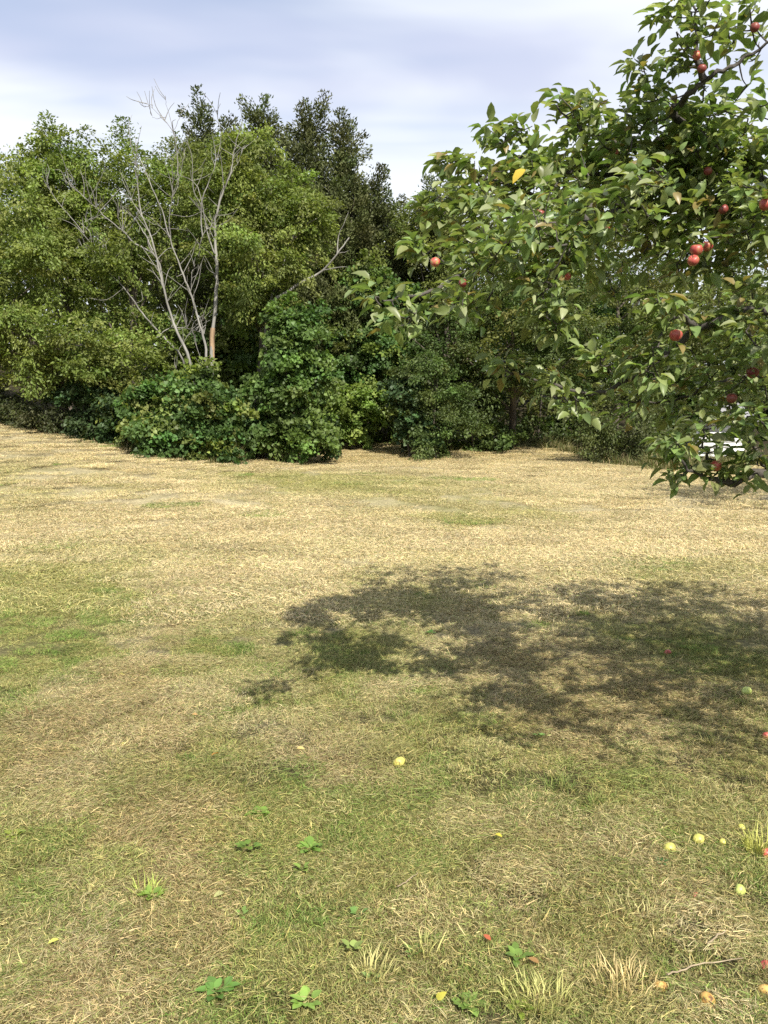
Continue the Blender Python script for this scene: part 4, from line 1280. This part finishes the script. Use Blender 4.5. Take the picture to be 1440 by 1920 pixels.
LG = 'single leaves fallen on the lawn'
for px, row, L, c, lab in (
        (258, 1591, .052, (.60, .52, .28), 'pale dry leaf lying flat near the left brown path'),
        (305, 1574, .050, (.07, .14, .03), 'dark green upright leaf beside the pale dry leaf'),
        (928, 1581, .036, (.62, .55, .08), 'small yellow leaf right of centre in the foreground'),
        (410, 1426, .045, (.55, .28, .08), 'orange leaf on the grass left of centre'),
        (556, 1417, .045, (.62, .50, .20), 'yellow curled leaf left of the lone yellow windfall'),
        (920, 1784, .030, (.50, .14, .07), 'small red leaf in the lower centre foreground'),
        (818, 1895, .040, (.58, .54, .10), 'yellow upright leaf at the bottom edge centre'),
        (1010, 1828, .034, (.34, .20, .08), 'brown leaf in the stubble right of centre at the bottom'),
        (112, 1782, .035, (.60, .60, .14), 'yellow leaf pair piece at the lower left'),
        (420, 1692, .045, (.45, .46, .20), 'pale green leaf at lower left centre'),
        (360, 1352, .040, (.56, .34, .14), 'tan orange leaf beyond the orange leaf')):
    p = at(px, row)
    a = rng.random() * 6.28
    up = 1.2 if 'upright' in lab else .25
    o = solid_leaf('fallen_leaf', (p[0], p[1], p[2] + .036), L, L * .5, (math.cos(a), math.sin(a) - (.6 if up > 1 else 0), up), (rng.normal(0, .2), -.3 - (1 if up > 1 else 0), 1), c)
    tag(o, lab, 'leaf', LG)

WG = 'broad-leaved weeds in the lawn'
for px, row, n, r, c, lab in (
        (487, 1537, 9, .07, (.12, .22, .04), 'leafy green weed clump left of centre, farthest of its kind'),
        (582, 1602, 11, .07, (.13, .24, .05), 'leafy green weed clump near the centre foreground'),
        (565, 1640, 6, .05, (.16, .26, .06), 'upright pale green weed below the centre clump'),
        (670, 1728, 4, .05, (.12, .24, .07), 'round-leaved weed at the lower centre'),
        (662, 1793, 4, .055, (.18, .26, .08), 'pale round-leaved weed below the lower centre one'),
        (772, 1800, 5, .05, (.12, .22, .06), 'two-stemmed green weed right of the pale round-leaved one'),
        (808, 1775, 5, .05, (.16, .27, .07), 'small bright weed beside thin grass stalks'),
        (700, 1853, 4, .045, (.16, .26, .09), 'round weed leaf near the bottom, right of centre line'),
        (880, 1898, 10, .06, (.14, .24, .06), 'weed clump cut by the bottom edge right of centre'),
        (570, 1893, 8, .06, (.15, .26, .06), 'green weed clump at the bottom edge centre'),
        (405, 1872, 9, .07, (.10, .21, .05), 'green weed clump at the bottom left of centre'),
        (465, 1600, 6, .06, (.11, .20, .04), 'dark weed with a yellow tip left of the centre clump'),
        (968, 1808, 7, .06, (.12, .21, .05), 'floppy dark green weed at lower right of centre'),
        (1238, 1628, 5, .035, (.06, .15, .05), 'dark weed under the close pair of windfalls'),
        (1012, 1388, 5, .04, (.16, .30, .08), 'small bright weed below the tree shadow'),
        (285, 1690, 8, .06, (.17, .28, .06), 'bright grassy weed in the lower left'),
        (455, 1728, 4, .04, (.15, .26, .07), 'small weed right of the pale fallen leaf'),
        (30, 1575, 7, .06, (.20, .27, .05), 'yellowish weed at the left edge'),
        (975, 1905, 5, .05, (.20, .30, .05), 'lime weed cut by the bottom edge at right of centre'),
        (805, 1193, 6, .07, (.07, .15, .04), 'dark weed in the far part of the tree shadow')):
    p = at(px, row)
    r *= .8; n = int(n * 1.4)
    root = empty('weed_plant', p, lab, 'weed', WG)
    for k in range(n):
        a = 6.283 * k / n + rng.normal(0, .3)
        el = rng.uniform(.15, .9)
        q = np.array([math.cos(a), math.sin(a), 0]) * r * rng.uniform(0, .5) + np.array([0, 0, .026])
        solid_leaf('leaf', q, r * rng.uniform(.45, .85), r * rng.uniform(.35, .6), (math.cos(a), math.sin(a), el), (-math.cos(a) * .4, -math.sin(a) * .4, 1), np.array(c) * np.array([1.35, 1.2, 1.1]) * rng.uniform(.75, 1.3), root, .25, .15)

TG = 'tall uncut grass tufts'
for px, row, n, h, w, c, lab in (
        (1422, 1605, 110, .13, .045, (.42, .42, .12), 'tall yellow-green grass tuft at the right edge'),
        (1010, 1895, 170, .085, .09, (.45, .44, .17), 'dense upright stubble tuft at the bottom, right of centre'),
        (1170, 1860, 130, .085, .10, (.55, .44, .22), 'dry straw tuft left of the shrivelled windfall'),
        (700, 1840, 60, .09, .06, (.50, .46, .20), 'thin straw tuft at lower centre'),
        (800, 1800, 40, .09, .04, (.46, .44, .17), 'sparse stalk tuft beside the small bright weed'),
        (1200, 1730, 90, .07, .10, (.50, .46, .22), 'pale stubble tuft between windfalls and bottom straw'),
        (280, 1680, 60, .08, .05, (.35, .40, .10), 'bright grass tuft in the lower left'),
        (1340, 1400, 60, .07, .06, (.50, .45, .2), 'straw tuft at the near rim of the tree shadow'),
        (870, 972, 50, .10, .12, (.13, .19, .05), 'dark green grass tuft standing in the far tan field'),
        (62, 1345, 50, .06, .06, (.22, .13, .07), 'dark brown dead tuft at the left edge')):
    p = at(px, row)
    a = rng.random(n) * 6.283
    rr = w * np.sqrt(rng.random(n))
    x, y = p[0] + rr * np.cos(a), p[1] + rr * np.sin(a) * .7
    cc = np.array(c)[None] * (.65 + .7 * rng.random((n, 1)))
    v, f, cc = blade_mesh(x, y, h * (.5 + .6 * rng.random(n)), .0028 + .002 * rng.random(n), a + rng.normal(0, .6, n), np.clip(rng.normal(1.2, .2, n), .6, 1.55), np.zeros(n), cc, np.abs(rng.normal(.25, .2, n)), 2)
    o = link('grass_tuft', mesh_np('grass_tuft', v - p[None], f, cc), M_GRASS, None, tuple(p))
    tag(o, lab, 'grass tuft', TG)

for lab, pts, r in (('pale fallen twig lying in the stubble at the lower right', [(1250, 1853), (1275, 1846), (1320, 1832), (1392, 1821)], .0028),
                    ('short bent twig above the longer fallen one', [(1325, 1793), (1345, 1778), (1360, 1768)], .003),
                    ('thin straw stalk lying across the grass near the centre', [(745, 1684), (765, 1672), (785, 1657)], .002)):
    w = [at(*q) + np.array([0, 0, .042]) for q in pts]
    v, f = tube(smooth_path([q - w[0] for q in w], 4, .003), [r, r * .9, r * .5], 6)
    tag(link('twig', mesh_np('twig', v, f, None, True), M_TWIG, None, tuple(w[0])), lab, 'twig', 'twigs lying on the lawn')
